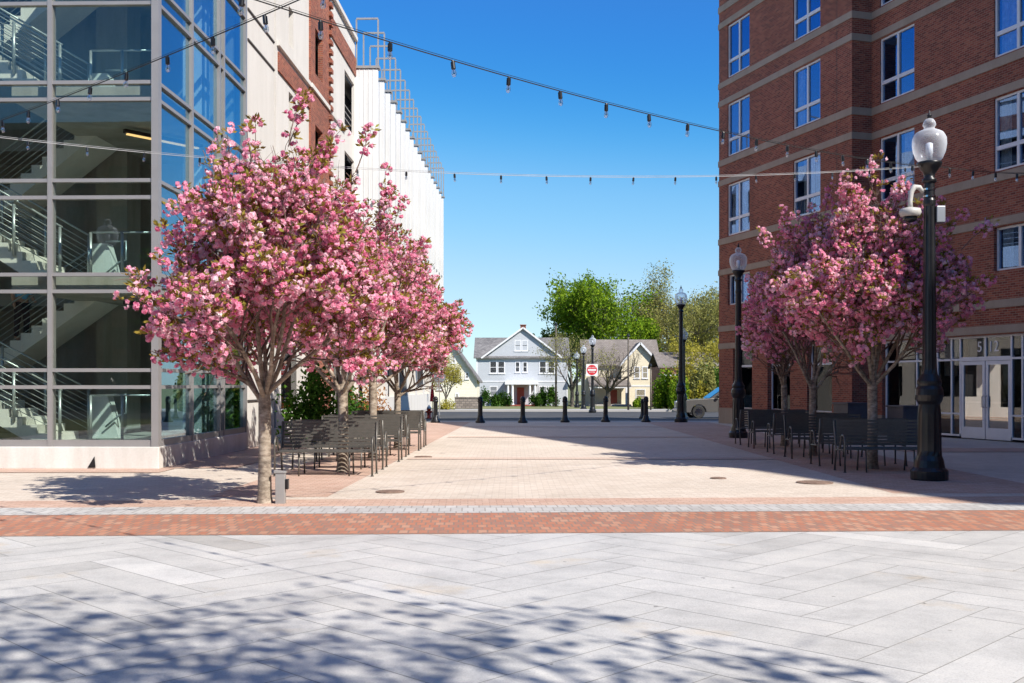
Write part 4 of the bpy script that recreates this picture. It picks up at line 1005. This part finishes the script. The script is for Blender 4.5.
# ------------------------------------------------------------------ houses
def gable_roof(mb, x0, x1, y0, y1, ze, zr, ov=0.4, th=0.15, axis='x'):
    """ridge along axis"""
    if axis == 'x':
        ym = (y0+y1)/2; k = (zr-ze)/((y1-y0)/2); 
        mb.prism([(y0-ov, ze-ov*k), (ym, zr), (y1+ov, ze-ov*k), (y1+ov, ze-ov*k+th), (ym, zr+th), (y0-ov, ze-ov*k+th)], x0-ov, x1+ov, 'x')
    else:
        xm = (x0+x1)/2; k = (zr-ze)/((x1-x0)/2)
        mb.prism([(x0-ov, ze-ov*k), (xm, zr), (x1+ov, ze-ov*k), (x1+ov, ze-ov*k+th), (xm, zr+th), (x0-ov, ze-ov*k+th)], y0-ov, y1+ov, 'y')
def hwindow(parent, x, z, wd, h, y=-0.03, n=1):
    f = MB(); t = 0.11
    f.box(x, x+t, y, y+0.08, z, z+h); f.box(x+wd-t, x+wd, y, y+0.08, z, z+h); f.box(x+t, x+wd-t, y, y+0.08, z, z+t); f.box(x+t, x+wd-t, y, y+0.08, z+h-t, z+h)
    f.box(x+t, x+wd-t, y+0.01, y+0.06, z+h/2-0.03, z+h/2+0.03)
    f.box(x-0.05, x+wd+0.05, y-0.06, y+0.08, z-0.08, z-0.002)
    o = f.build('window', M['white'], parent)
    g = MB(); g.box(x+t, x+wd-t, y+0.03, y+0.04, z+t, z+h/2-0.03); g.box(x+t, x+wd-t, y+0.03, y+0.04, z+h/2+0.03, z+h-t); g.build('pane', M['garageglass'], o)
    g = MB(); g.box(x+t, x+wd-t, y+0.075, y+0.079, z+t, z+h-t); g.build('room', M['room'], o)  # dark sheet behind the pane stands in for an unlit room
    return o
YH = 130.0; sc = YH/F
def hx(px): return (px-512)*sc
def hzv(py): return H-(py-HY)*sc
gz = zg(YH)
BH = empty('blue_house', (0, YH, 0), label='light blue two storey house with white trim, front gable and columned porch', cat='house')
x0, x1 = hx(476.5), hx(567.5)
mb = MB(); mb.wall(x0, x1, gz-0.3, hzv(358), [], 0); mb.box(x0, x1, 0.02, 9, gz-0.3, hzv(358)); mb.build('wall', M['siding'], BH)
gl, gr_, ga = hx(485), hx(559), hx(523)
mb = MB(); mb.prism([(gl, hzv(357)), (gr_, hzv(357)), (ga, hzv(328.5))], -0.02, 4.4, 'y'); mb.build('gable', M['siding'], BH)
mb = MB(); gable_roof(mb, x0, x1, 0, 9, hzv(357), hzv(338)+0.1, 0.35)
k_ = 0.14
mb.prism([(gl-0.5, hzv(358.5)), (ga, hzv(327.2)), (ga, hzv(325.8))], -0.4, 4.6, 'y'); 
mb.v = mb.v[:-6]; mb.f = mb.f[:-5]; mb.m = mb.m[:-5]
mb.prism([(gl-0.5, hzv(359)), (ga, hzv(328.4)), (gr_+0.5, hzv(359)), (gr_+0.5, hzv(357.6)), (ga, hzv(326.8)), (gl-0.5, hzv(357.6))], -0.3, 4.6, 'y')
mb.build('roof', M['shingle'], BH)
mb = MB(); mb.bar((gl-0.45, -0.34, hzv(358.2)), (ga, -0.34, hzv(327.8)), 0.05, 0.2); mb.bar((ga, -0.34, hzv(327.8)), (gr_+0.45, -0.34, hzv(358.2)), 0.05, 0.2)
mb.box(x0-0.1, x1+0.1, -0.12, -0.02, hzv(358.8), hzv(356.8)); mb.box(x0, x1, -0.04, -0.002, hzv(382), hzv(380.8))
mb.box(x0-0.03, x0+0.14, -0.05, -0.002, gz, hzv(359)); mb.box(x1-0.14, x1+0.03, -0.05, -0.002, gz, hzv(359))
mb.build('trim', M['white'], BH)
for px, py, wpx, hpx in [(514.5, 351, 6.5, 11), (521.5, 351, 6.5, 11), (489.5, 373.5, 7.5, 12.5), (497.5, 373.5, 7.5, 12.5), (515, 372.5, 5, 11), (522.5, 372.5, 5, 11), (539, 373.5, 7.5, 12.5), (547.5, 373.5, 7.5, 12.5), (489.5, 396, 8, 10), (539, 396, 8, 10), (548, 396, 7, 10)]:
    hwindow(BH, hx(px), hzv(py), wpx*sc, hpx*sc)
pa, pb = hx(505), hx(538)
mb = MB(); mb.box(pa, pb, -2.4, -0.05, hzv(384.5), hzv(381)); mb.build('porch_roof', M['white'], BH)
for px in (508, 512.5, 529.5, 534.5):
    c = MB(); c.lathe([(0.22, 0), (0.22, 0.1), (0.16, 0.15), (0.15, 1.4), (0.13, hzv(385)-hzv(404.5)-0.1), (0.2, hzv(384.6)-hzv(404.5))], 12, (hx(px), -2.2, hzv(404.5))); c.build('porch_column', M['white'], BH)
mb = MB(); mb.box(pa, pb, -2.4, -0.05, gz-0.2, hzv(404.5)); mb.box(hx(515), hx(527), -3.0, -2.4, gz-0.2, gz+0.18); mb.build('porch_floor', M['doorred'], BH)
mb = MB(); mb.box(hx(517), hx(524), -0.08, -0.01, hzv(404.3), hzv(387.5)); mb.build('door', M['doorred'], BH)
mb = MB(); mb.box(hx(520.5), hx(526), 1.2, 1.9, hzv(334), hzv(324.8)); mb.box(hx(520), hx(526.5), 1.1, 2.0, hzv(324.8), hzv(324)); mb.build('chimney', M['brick'], BH)

YC = 127.0; sc = YC/F; gz = zg(YC)
CH = empty('cream_house', (0, YC, 0), label='cream yellow house with brown grey roof, front gable and small porch at centre', cat='house')
x0, x1 = hx(586), hx(659)
mb = MB(); mb.box(x0, x1, 1.2, 9, gz-0.3, hzv(364.5)); mb.box(hx(621.5), x1, 0, 1.2, gz-0.3, hzv(364.5)); mb.build('wall', M['creamsid'], CH)
mb = MB(); mb.prism([(hx(621.5), hzv(364.5)), (x1, hzv(364.5)), (hx(640), hzv(344))], 0.0, 5, 'y'); mb.build('gable', M['creamsid'], CH)
mb = MB(); gable_roof(mb, x0, x1, 1.2, 9, hzv(363.5), hzv(339), 0.4)
mb.prism([(hx(619), hzv(367)), (hx(640), hzv(344)), (hx(661.5), hzv(367)), (hx(661.5), hzv(365.4)), (hx(640), hzv(342)), (hx(619), hzv(365.4))], -0.35, 5, 'y')
mb.build('roof', M['shinglebr'], CH)
mb = MB(); mb.bar((hx(619), -0.4, hzv(366.2)), (hx(640), -0.4, hzv(343)), 0.06, 0.22); mb.bar((hx(640), -0.4, hzv(343)), (hx(661.5), -0.4, hzv(366.2)), 0.06, 0.22)
mb.box(hx(653), hx(661), -0.3, -0.05, hzv(367), hzv(364.5)); mb.box(hx(621.5), x1, -0.04, -0.002, hzv(386.5), hzv(385.2)); mb.build('trim', M['white'], CH)
for px, py, wpx, hpx in [(634, 378.5, 6, 12), (642, 378.5, 6, 12), (635.5, 402, 10, 13)]: hwindow(CH, hx(px), hzv(py), wpx*sc, hpx*sc)
mb = MB(); mb.prism([(-2.4, hzv(386.5)), (1.2, hzv(378)), (1.2, hzv(376.8)), (-2.4, hzv(385.3))], hx(588), hx(629), 'x'); mb.build('porch_roof', M['shinglebr'], CH)
mb = MB(); mb.box(hx(588), hx(629), -2.35, -2.2, hzv(388), hzv(386.4)); mb.build('porch_beam', M['white'], CH)
for px in (590, 607, 624.5):
    mb = MB(); mb.box(hx(px)-0.13, hx(px)+0.13, -2.35, -2.1, gz, hzv(388)); mb.build('porch_post', M['white'], CH)
mb = MB(); mb.box(hx(608), hx(618), 1.1, 1.19, gz, hzv(390)); mb.build('door', M['doorred'], CH)
mb = MB(); mb.box(hx(588), hx(629), -2.4, 1.15, gz-0.2, gz+0.25); mb.build('porch_floor', M['sidewalk'], CH)

YI = 108.0; sc = YI/F; gz = zg(YI)
IH = empty('ivory_house', (0, YI, 0), label='ivory house with steep dark roof at the left beside the blue house', cat='house')
mb = MB(); mb.prism([(hx(418), gz-0.3), (hx(477), gz-0.3), (hx(477), hzv(379)), (hx(448), hzv(339)), (hx(418), hzv(379))], 0, 9, 'y'); mb.build('wall', M['whitesid'], IH)
mb = MB(); mb.prism([(hx(415), hzv(384)), (hx(448), hzv(338.5)), (hx(480), hzv(383)), (hx(480), hzv(381)), (hx(448), hzv(336.5)), (hx(415), hzv(382))], -0.4, 9.4, 'y'); mb.build('roof', M['shingle'], IH)
for px, py, wpx, hpx in [(465, 379, 4, 7), (451.5, 363, 4, 7.5), (455, 402, 4, 9), (465, 405, 4, 8), (437, 390, 5, 10)]: hwindow(IH, hx(px), hzv(py), wpx*sc, hpx*sc)

YR = 112.0; sc = YR/F; gz = zg(YR)
RH = empty('russet_house', (0, YR, 0), label='partly hidden russet house with white porch behind the parked vehicle', cat='house')
mb = MB(); mb.box(hx(664), hx(725), 2, 10, gz-0.3, hzv(366)); mb.build('wall', M['redsid'], RH)
mb = MB(); gable_roof(mb, hx(664), hx(725), 2, 10, hzv(366), hzv(352), 0.4); mb.build('roof', M['shinglebr'], RH)
mb = MB(); mb.box(hx(662), hx(681), -0.6, 2, hzv(376), hzv(374)); mb.box(hx(695), hx(716), -0.6, 2, hzv(369), hzv(367)); mb.build('porch_roof', M['white'], RH)
for px in (664, 672, 680): mb = MB(); mb.box(hx(px)-0.12, hx(px)+0.12, -0.5, -0.25, gz, hzv(376)); mb.build('porch_post', M['white'], RH)
for px, py in ((668, 392), (684, 392), (700, 386)): hwindow(RH, hx(px), hzv(py), 0.9, 1.4, 1.95)

# low stone garden wall and far fence
mb = MB(); mb.box(P(455, 100), P(478, 100), 100, 100.4, zg(100), zg(100)+1.05); mb.box(P(454.5, 100), P(478.5, 100), 99.95, 100.45, zg(100)+1.05, zg(100)+1.15)
tag(mb.build('garden_wall', brick_mat('field_stone', [(0.22, 0.18, 0.16), (0.36, 0.30, 0.27)], (0.16, 0.14, 0.13), 0.4, 0.22, 0.03)), 'low brown stone garden wall before the ivory house', 'garden wall')

# unseen backdrop block added behind the camera to darken the glass reflections
BB = empty('reflection_backdrop_block', (0, -52, 0), PI, label='long brick backdrop block added behind the camera, mirrored in the glass', cat='building')
mb = MB(); hl = [(x, x+1.8, z, z+2) for x in range(-66, 86, 4) for z in (1.2, 4.8, 8.4, 12.0, 15.6, 19.2)]
mb.wall(-70, 90, 0, 24.5, hl, 0, 0.2); mb.build('wall', M['brick'], BB)
mb = MB(); mb.box(-70, 90, 0.25, 12, 0, 24.3); mb.build('interior', M['room'], BB)
mb = MB(); mb.box(-70.3, 90.3, -0.3, 12, 24.5, 25.1); mb.build('roof', M['stone'], BB)
for i, (x, y) in enumerate(((-14, -30), (-24, -34), (-5, -36), (9, -33), (24, -32))):
    big_tree('street_tree', (x, y, 0), 60+i, 12, 4.5, 3, 0.25, 5000, 0.25, 'maple', ['street tree behind the camera nearest the plaza', 'street tree behind the camera farthest left', 'street tree behind the camera before the middle of the block', 'street tree behind the camera right of the middle', 'street tree behind the camera farthest right'][i], group='street trees behind the camera', depthmax=2, clump=0.25)

# ------------------------------------------------------------------ street lamps
def make_lamp():
    e = empty('street_lamp', (0, 0, 0))
    b = MB(); b.lathe([(0.30, 0), (0.31, 0.03), (0.31, 0.16), (0.285, 0.19), (0.255, 0.22), (0.245, 0.28), (0.235, 0.34), (0.205, 0.42), (0.20, 0.50), (0.19, 1.15), (0.175, 1.30), (0.21, 1.36), (0.235, 1.46), (0.225, 1.56), (0.19, 1.62), (0.205, 1.66), (0.205, 1.70), (0.16, 1.78), (0.135, 1.82)], 24, flute=0.06, fl=(0.45, 1.28))
    b.build('base', M['black'], e, smooth=False)
    p = MB(); p.lathe([(0.135, 1.82), (0.125, 1.9), (0.115, 2.2), (0.095, 4.7), (0.105, 4.74), (0.105, 4.80), (0.092, 4.84), (0.09, 5.10)], 24, flute=0.07, fl=(1.9, 4.7)); p.build('pole', M['black'], e)
    c = MB(); c.lathe([(0.09, 5.10), (0.12, 5.12), (0.12, 5.17), (0.085, 5.20), (0.10, 5.27), (0.16, 5.36), (0.205, 5.42), (0.21, 5.46), (0.17, 5.47)], 24); c.build('fitter', M['black'], e, smooth=True)
    g = MB(); g.lathe([(0.17, 5.47), (0.22, 5.53), (0.265, 5.64), (0.285, 5.76), (0.28, 5.87), (0.24, 5.95), (0.225, 5.97), (0.17, 6.00), (0.10, 6.03), (0.082, 6.06), (0.11, 6.10), (0.10, 6.15), (0.07, 6.20), (0.03, 6.22)], 28)
    g.build('globe', M['globe'], e, smooth=True)
    l = MB(); l.lathe([(0.05, 5.47), (0.05, 5.60), (0.06, 5.61), (0.06, 5.78), (0.03, 5.80)], 14); l.build('lamp_core', M['signwhite'], e, smooth=True)
    f = MB(); f.lathe([(0.045, 6.215), (0.03, 6.25), (0.045, 6.265), (0.02, 6.29), (0.008, 6.35), (0.002, 6.37)], 12); f.build('finial', M['black'], e, smooth=True)
    return e
lamp0 = make_lamp()
lamps = [((7.18, 18.15, 0), 1.0, 'big black street lamp with clear acorn globe in front of the nearest right bench'),
         ((6.95, 32.4, 0), 0.94, 'black street lamp with acorn globe by the farthest right benches'),
         ((P(681, 45.6), 45.6, 0), 0.93, 'black street lamp in front of the parked vehicle'),
         ((P(677.5, 55), 53, zg(53)), 0.74, 'street lamp just behind the one in front of the vehicle'),
         ((P(592.5, 79), 79, zg(79)), 0.93, 'tallest of the three street lamps across the street, carrying the red sign'),
         ((P(583.5, 94), 94, zg(94)), 0.93, 'middle of the three street lamps across the street'),
         ((P(577, 109), 109, zg(109)), 0.93, 'smallest of the three street lamps across the street'),
         ((-8.3, 3.2, 0), 1.0, 'black street lamp outside the view that holds the long string of bulbs'),
         ((-11.6, 12.15, 0), 1.0, 'black street lamp outside the view at far left by the glass tower'),
         ((7.4, 0.2, 0), 1.0, 'black street lamp outside the view beside the camera')]
for i, (p, s, lab) in enumerate(lamps):
    o = lamp0 if i == 0 else copy_tree(lamp0)
    o.location = p; o.scale = (s, s, s); tag(o, lab, 'street lamp', 'black acorn globe street lamps')
# surveillance device clamped on near lamp pole
sv = empty('surveillance_camera', (7.18, 18.15, 0.0), label='white curved arm with dome camera clamped to the big near lamp post', cat='security camera')
M['camgrey'] = plain('camera_housing_grey', (0.50, 0.48, 0.45), 0.5)
a_ = MB(); a_.tube([(-0.10, 0, 4.95), (-0.17, 0, 5.03), (-0.25, 0, 5.04), (-0.31, 0, 4.96), (-0.33, 0, 4.80), (-0.33, 0, 4.68)], [0.035, 0.045, 0.05, 0.045, 0.04, 0.045], 12); a_.build('arm', M['camgrey'], sv, smooth=True)
a_ = MB(); a_.lathe([(0.05, 4.69), (0.17, 4.66), (0.185, 4.60), (0.16, 4.54), (0.14, 4.53)], 20, (-0.33, 0, 0)); a_.build('housing', M['camgrey'], sv, smooth=True)
a_ = MB(); a_.lathe([(0.12, 4.53), (0.10, 4.46), (0.05, 4.43), (0.01, 4.42)], 18, (-0.33, 0, 0)); a_.build('dome', M['black'], sv, smooth=True)
a_ = MB(); a_.box(0.09, 0.24, -0.10, 0.08, 4.42, 4.70); a_.build('junction_box', M['signback'], sv, bevel=0.012)
a_ = MB(); a_.lathe([(0.105, 4.98), (0.105, 5.01)], 20); a_.lathe([(0.105, 4.86), (0.105, 4.89)], 20); a_.build('clamp', M['chrome'], sv)

# do-not-enter sign on lamp at Y=79
sg = empty('do_not_enter_sign', (P(592, 78.7), 78.72, zg(79)), label='square do not enter sign with red disc on a lamp post', cat='road sign')
mb = MB(); mb.box(-0.44, 0.44, 0, 0.01, 2.75, 3.63); mb.build('sign_plate', M['signwhite'], sg)
mb = MB(); mb.lathe([(0.38, 0), (0.38, 0.006)], 32); o = mb.build('red_disc', M['signred'], sg, (0, -0.002, 3.19)); o.rotation_euler = (PI/2, 0, 0)
mb = MB(); mb.box(-0.31, 0.31, -0.014, -0.009, 3.13, 3.25); mb.build('white_bar', M['signwhite'], sg)
text('sign_text', 'DO NOT', 0.15, M['signwhite'], sg, (0, -0.012, 3.36), (PI/2, 0, 0), 0.003)
text('sign_text', 'ENTER', 0.15, M['signwhite'], sg, (0, -0.012, 3.02), (PI/2, 0, 0), 0.003)
mb = MB(); mb.box(-0.05, 0.05, 0.01, 0.2, 3.0, 3.05); mb.box(-0.05, 0.05, 0.01, 0.2, 3.35, 3.40); mb.build('bracket', M['galv'], sg)
# back of octagonal sign at left
sb = empty('stop_sign', (P(439.5, 70), 70, zg(70)), label='grey back of an octagonal sign on a thin pole at left across the street', cat='road sign')
mb = MB(); mb.prism([(0.42*math.cos(rad(22.5+45*k)), 2.55+0.42*math.sin(rad(22.5+45*k))) for k in range(8)], 0, 0.01, 'y'); mb.build('sign_plate', M['signback'], sb)
mb = MB(); mb.box(-0.03, 0.03, -0.05, -0.002, 0, 2.95); mb.build('post', M['galv'], sb)

# utility poles
for (px, Y, h, r, lab, arm) in ((556, 119, 9.2, 0.13, 'thin utility pole at the right corner of the blue house', 0), (628.3, 84.5, 6.0, 0.09, 'dark thin pole in front of the left part of the cream house gable', 0), (650.7, 84.6, 3.6, 0.07, 'short thin pole in front of the cream house right corner', 0)):
    e = empty('utility_pole', (P(px, Y), Y, zg(Y)), label=lab, cat='pole', group='thin poles across the street')
    mb = MB(); mb.tube([(0, 0, 0), (0, 0, h)], [r, r*0.7], 10); mb.build('post', M['darkbark'], e, smooth=True)
    mb = MB(); mb.lathe([(r*1.2, 0), (r*1.5, 0.05), (r*1.2, 0.12), (r*0.4, 0.25)], 10, (0, 0, h)); mb.build('cap', M['black'], e)
# hydrant, folded parasol
hy = empty('fire_hydrant', (P(429, 60), 60, zg(60)), label='orange red fire hydrant behind the far left benches', cat='fire hydrant')
mb = MB(); mb.lathe([(0.16, 0), (0.16, 0.05), (0.11, 0.07), (0.11, 0.5), (0.14, 0.52), (0.14, 0.56)], 14); mb.tube([(-0.2, 0, 0.38), (0.2, 0, 0.38)], 0.055, 10); mb.tube([(0, -0.2, 0.36), (0, 0, 0.36)], 0.07, 10); mb.build('body', M['redpaint'], hy, smooth=True)
mb = MB(); mb.lathe([(0.135, 0.56), (0.11, 0.66), (0.05, 0.72), (0.03, 0.78)], 14); mb.build('bonnet', M['signwhite'], hy, smooth=True)
pr = empty('folded_parasol', (P(432.3, 56), 56, zg(56)), label='narrow folded red parasol standing behind the leftmost bollard', cat='parasol')
mb = MB(); mb.tube([(0, 0, 0), (0, 0, 2.0)], 0.02, 8); mb.build('pole', M['black'], pr)
mb = MB(); mb.lathe([(0.13, 0.95), (0.12, 1.05), (0.10, 1.3), (0.07, 1.6), (0.03, 1.92)], 12, flute=0.25, fl=(0.9, 1.7)); mb.build('canopy', M['redcloth'], pr)

# bollards
def make_bollard():
    e = empty('bollard', (0, 0, 0))
    b = MB(); b.lathe([(0.20, 0), (0.21, 0.03), (0.21, 0.07), (0.175, 0.11), (0.15, 0.15), (0.13, 0.22), (0.115, 0.26)], 20); b.build('base', M['black'], e, smooth=True)
    b = MB(); b.lathe([(0.115, 0.26), (0.10, 0.32), (0.095, 0.86), (0.115, 0.88), (0.12, 0.93), (0.105, 0.96)], 20, flute=0.1, fl=(0.3, 0.87)); b.build('post', M['black'], e)
    b = MB(); b.lathe([(0.105, 0.96), (0.115, 1.0), (0.10, 1.06), (0.06, 1.11), (0.02, 1.125)], 20); b.build('cap', M['black'], e, smooth=True)
    return e
b0 = make_bollard()
bl = [(435.5, 45.0, 'leftmost bollard, beside the far end of the left bench row'), (480.3, 44.8, 'bollard in front of the left edge of the blue house'), (522.8, 44.8, 'bollard in front of the blue house porch'), (565, 45.4, 'bollard in front of the right edge of the blue house'), (605.6, 45.8, 'bollard right of the red do not enter sign'), (646, 45.8, 'bollard in front of the cream house right window'), (642.5, 60, 'smaller bollard standing just behind the one before the cream house')]
for i, (px, Y, lab) in enumerate(bl):
    o = b0 if i == 0 else copy_tree(b0); o.location = (P(px, Y), Y, zg(Y)); tag(o, lab, 'bollard', 'black bollards at the end of the plaza')

# ------------------------------------------------------------------ benches
def make_bench():
    L = 1.80; e = empty('bench', (0, 0, 0))       # faces -y; origin at centre of footprint
    def frame(x):
        f = MB()
        # front leg up to arm loop, over and down to rear leg
        f.tube([(x, -0.32, 0), (x, -0.32, 0.55), (x, -0.30, 0.64), (x, -0.24, 0.69), (x, -0.16, 0.69), (x, -0.10, 0.64), (x, -0.08, 0.56), (x, -0.02, 0.44), (x, 0.14, 0.40)], 0.018, 8)
        f.tube([(x, 0.30, 0), (x, 0.22, 0.40), (x, 0.27, 0.62), (x, 0.34, 0.95)], 0.018, 8)
        f.tube([(x, -0.32, 0.40), (x, 0.0, 0.41), (x, 0.22, 0.40)], 0.015, 8)
        for yy in (-0.32, 0.30): f.lathe([(0.03, 0), (0.03, 0.012), (0.02, 0.014)], 10, (x, yy, 0))
        return f
    frame(-L/2+0.03).build('arm_frame', M['bench'], e, smooth=True)
    frame(L/2-0.03).build('arm_frame', M['bench'], e, smooth=True)
    for x in (-0.45, 0.45):
        g = MB(); g.tube([(x, -0.26, 0), (x, -0.22, 0.41), (x, 0.2, 0.41)], 0.016, 8); g.tube([(x, 0.27, 0), (x, 0.2, 0.41)], 0.016, 8); g.build('leg', M['bench'], e, smooth=True)
    s = MB()
    for k in range(9):
        y = -0.29+k*0.062; z = 0.445-0.012*math.sin(k/8*PI)+(0.0 if k else -0.015)
        s.box(-L/2+0.06, L/2-0.06, y-0.023, y+0.023, z-0.008, z+0.008)
    s.build('seat', M['bench'], e, bevel=0.003)
    b = MB()
    for k in range(8):
        t_ = k/7; z = 0.50+t_*0.44; y = 0.235+t_*0.105
        b.bar((-L/2+0.06, y, z), (L/2-0.06, y, z), 0.014, 0.042)
    for x in (-L/2+0.06, L/2-0.06): b.bar((x, 0.245, 0.47), (x, 0.36, 0.965), 0.03, 0.008, up=(0, 1, 0))
    b.build('backrest', M['bench'], e)
    return e
bn = make_bench()
def bx(Y, side): return -3.38+0.026*(Y-19.2) if side == 'L' else 7.04
bsp = []
ordn = ['nearest', 'middle', 'farthest']
for i, yc in enumerate((19.85, 23.4, 27.1)):
    bsp.append((bx(yc, 'L'), yc-0.72, 0, f'{"near" if i==0 else ("middle" if i==1 else "far")} left bench facing the camera, in front of the {ordn[i]} pair\'s tree trunk', 'benches of the left row'))
    bsp.append((bx(yc, 'L'), yc+0.78, PI, f'left bench facing away, behind the trunk of the {ordn[i]} bench pair', 'benches of the left row'))
for i, yc in enumerate((20.65, 24.35, 28.0)):
    bsp.append((bx(yc, 'R'), yc-0.78, 0, f'shaded right bench facing the camera, in front of the trunk of the {ordn[i]} bench pair', 'benches of the right row'))
    bsp.append((bx(yc, 'R'), yc+0.80, PI, f'shaded right bench facing away, behind the trunk of the {ordn[i]} bench pair', 'benches of the right row'))
for i, (x, y, r, lab, g) in enumerate(bsp):
    o = bn if i == 0 else copy_tree(bn)
    o.location = (x, y, 0.004); o.rotation_euler = (0, 0, r); tag(o, lab, 'bench', g)

# outlet post by near tree
op = empty('outlet_post', (-3.19, 14.55, 0), label='short grey metal outlet post beside the nearest left tree trunk', cat='post')
mb = MB(); mb.box(-0.065, 0.065, -0.05, 0.05, 0, 0.42); mb.prism([(-0.085, 0.42), (0.075, 0.42), (0.075, 0.445), (-0.085, 0.465)], -0.06, 0.06, 'y'); mb.build('body', M['galv'], op, bevel=0.006)
mb = MB(); mb.box(0.066, 0.11, -0.045, 0.045, 0.20, 0.34); mb.build('outlet_cover', M['black'], op, bevel=0.008)

# ------------------------------------------------------------------ string lights
def string_light(label, pts, n, sag, wire, skip=(), bs=1.0):
    e = empty('string_light', pts[0], label=label, cat='string lights', group='festoon bulbs strung over the plaza')
    a = Vector(pts[0]); b = Vector(pts[1]); org = a.copy()
    def at(t): p = a.lerp(b, t); p.z -= 4*sag*t*(1-t); return p-org
    c = MB(); c.tube([at(t/60) for t in range(61)], 0.006 if wire == 'cable' else 0.004, 6); 
    c.tube([at(t/60)+Vector((0, 0, 0.02)) for t in range(61)], 0.003, 4)
    c.build('cable', M[wire], e)
    sp = MB(); sp.lathe([(0.014, 0.0), (0.018, -0.015), (0.027, -0.02), (0.028, -0.10), (0.022, -0.105)], 10)
    so = bl_ = None
    for k in range(n):
        p = at((k+0.5)/n)
        if so is None:
            so = sp.build('socket', M['black'], e, p)
            q = MB(); q.lathe([(0.014, -0.10), (0.024, -0.125), (0.030, -0.15), (0.028, -0.175), (0.016, -0.195), (0.003, -0.20)], 12); bl_ = q.build('bulb', M['bulb'], so, smooth=True)
            f = MB(); f.tube([(0, 0, -0.10), (0, 0, -0.17)], 0.007, 6); f.build('filament', M['chrome'], so)
            so.scale = (bs, bs, bs)
        else:
            o = copy_tree(so, e); o.location = p; o.rotation_euler = (0.08*math.sin(k*2.3), 0.1*math.sin(k*1.7+1), k)
    return e
string_light('dark festoon strand crossing the sky from upper left to the near lamp', [(-8.25, 3.2, 5.55), (7.05, 18.1, 5.38)], 27, 0.55, 'cable', bs=0.85)
string_light('dark festoon strand rising across the glass tower at upper left', [(-11.2, 18.5, 5.55), (7.3, 0.3, 5.35)], 28, 0.40, 'cable', bs=0.85)
string_light('thin pale strand running level across the picture to the near lamp', [(-11.5, 12.2, 5.3), (7.05, 18.1, 5.38)], 27, 0.60, 'steelwire', bs=0.62)
string_light('short festoon strand from the near lamp to the brick wall at right', [(7.3, 18.1, 5.38), (16.4, 24.9, 7.3)], 15, 0.35, 'cable', bs=0.85)

# ------------------------------------------------------------------ parked SUV
def suv():
    e = empty('parked_suv', (P(693.5, 63), 62.6, zg(63)), rad(4), label='champagne grey SUV parked at right beyond the street lamp, nose to the left', cat='car')
    # x: 0 = front wheel centre, nose at -0.95; length 4.9
    prof = [(-0.98, 0.38), (-1.02, 0.62), (-0.98, 0.90), (-0.90, 1.02), (-0.50, 1.10), (0.55, 1.16), (0.75, 1.18), (3.9, 1.2), (3.95, 0.5), (3.7, 0.32), (3.45, 0.32)]
    def arch(cx, r=0.46):
        return [(cx+r*math.cos(a), 0.37+r*math.sin(a)) for a in [PI*k/8 for k in range(9)]]
    low = [p for p in arch(2.95)] + [p for p in arch(0.0)]
    poly = prof[:-1]+[(3.45, 0.32)]+low+[(-0.5, 0.34)]
    b = MB(); W2 = 0.98
    b.prism(poly, -W2, W2, 'y')
    b.build('body', M['carpaint'], e, bevel=0.03)
    c = MB(); c.prism([(0.72, 1.17), (1.62, 1.82), (1.80, 1.86), (3.6, 1.84), (3.9, 1.19)], -0.82, 0.82, 'y'); c.build('cabin', M['carpaint'], e, bevel=0.04)
    g = MB(); g.face([(0.70, -0.76, 1.20), (0.70, 0.76, 1.20), (1.58, 0.70, 1.82), (1.58, -0.70, 1.82)]); g.build('windshield', M['carglass'], e)
    for yy in (-0.825, 0.825):
        g = MB(); g.prism([(1.02, 1.24), (1.70, 1.76), (2.2, 1.78), (2.2, 1.24)], yy-0.004, yy+0.004, 'y'); g.prism([(2.3, 1.24), (2.3, 1.78), (3.3, 1.76), (3.5, 1.24)], yy-0.004, yy+0.004, 'y'); g.build('side_window', M['carglass'], e)
    for cx in (0, 2.95):
        for yy in (-0.86, 0.86):
            w_ = MB(); w_.lathe([(0.20, -0.11), (0.34, -0.12), (0.375, -0.09), (0.375, 0.09), (0.34, 0.12), (0.20, 0.11)], 28); o = w_.build('wheel', M['rubber'], e, (cx, yy, 0.375)); o.rotation_euler = (PI/2, 0, 0)
            r = MB(); r.lathe([(0.22, -0.115), (0.23, -0.10), (0.20, 0.10), (0.22, 0.115)], 24)
            for k in range(6):
                a = PI/3*k; r.bar((0, 0, 0.125), (0.22*math.cos(a), 0.22*math.sin(a), 0.125), 0.06, 0.02); r.bar((0, 0, -0.125), (0.22*math.cos(a), 0.22*math.sin(a), -0.125), 0.06, 0.02)
            r.build('rim', M['chrome'], o)
    for yy in (-0.72, 0.72):
        h = MB(); h.box(-1.0, -0.72, yy-0.2, yy+0.262 if yy < 0 else yy+0.27, 0.80, 0.98); h.build('headlight', M['signwhite'], e, bevel=0.02)
    h = MB(); h.box(-1.03, -0.97, -0.48, 0.48, 0.62, 0.92)
    for k in range(4): h.box(-1.045, -1.03, -0.46, 0.46, 0.66+k*0.065, 0.68+k*0.065)
    h.build('grille', M['black'], e)
    h = MB(); h.box(-1.08, -0.85, -0.96, 0.96, 0.36, 0.56); h.build('bumper', M['carpaint'], e, bevel=0.04)
    for yy in (-1.08, 1.08):
        h = MB(); h.box(1.05, 1.2, yy-0.1, yy+0.1, 1.2, 1.36); h.build('mirror', M['black'], e, bevel=0.03)
    for xx in (1.15, 2.25):
        h = MB(); h.box(xx, xx+0.012, -0.986, -0.981, 0.45, 1.17); h.build('door_gap', M['black'], e)
suv()
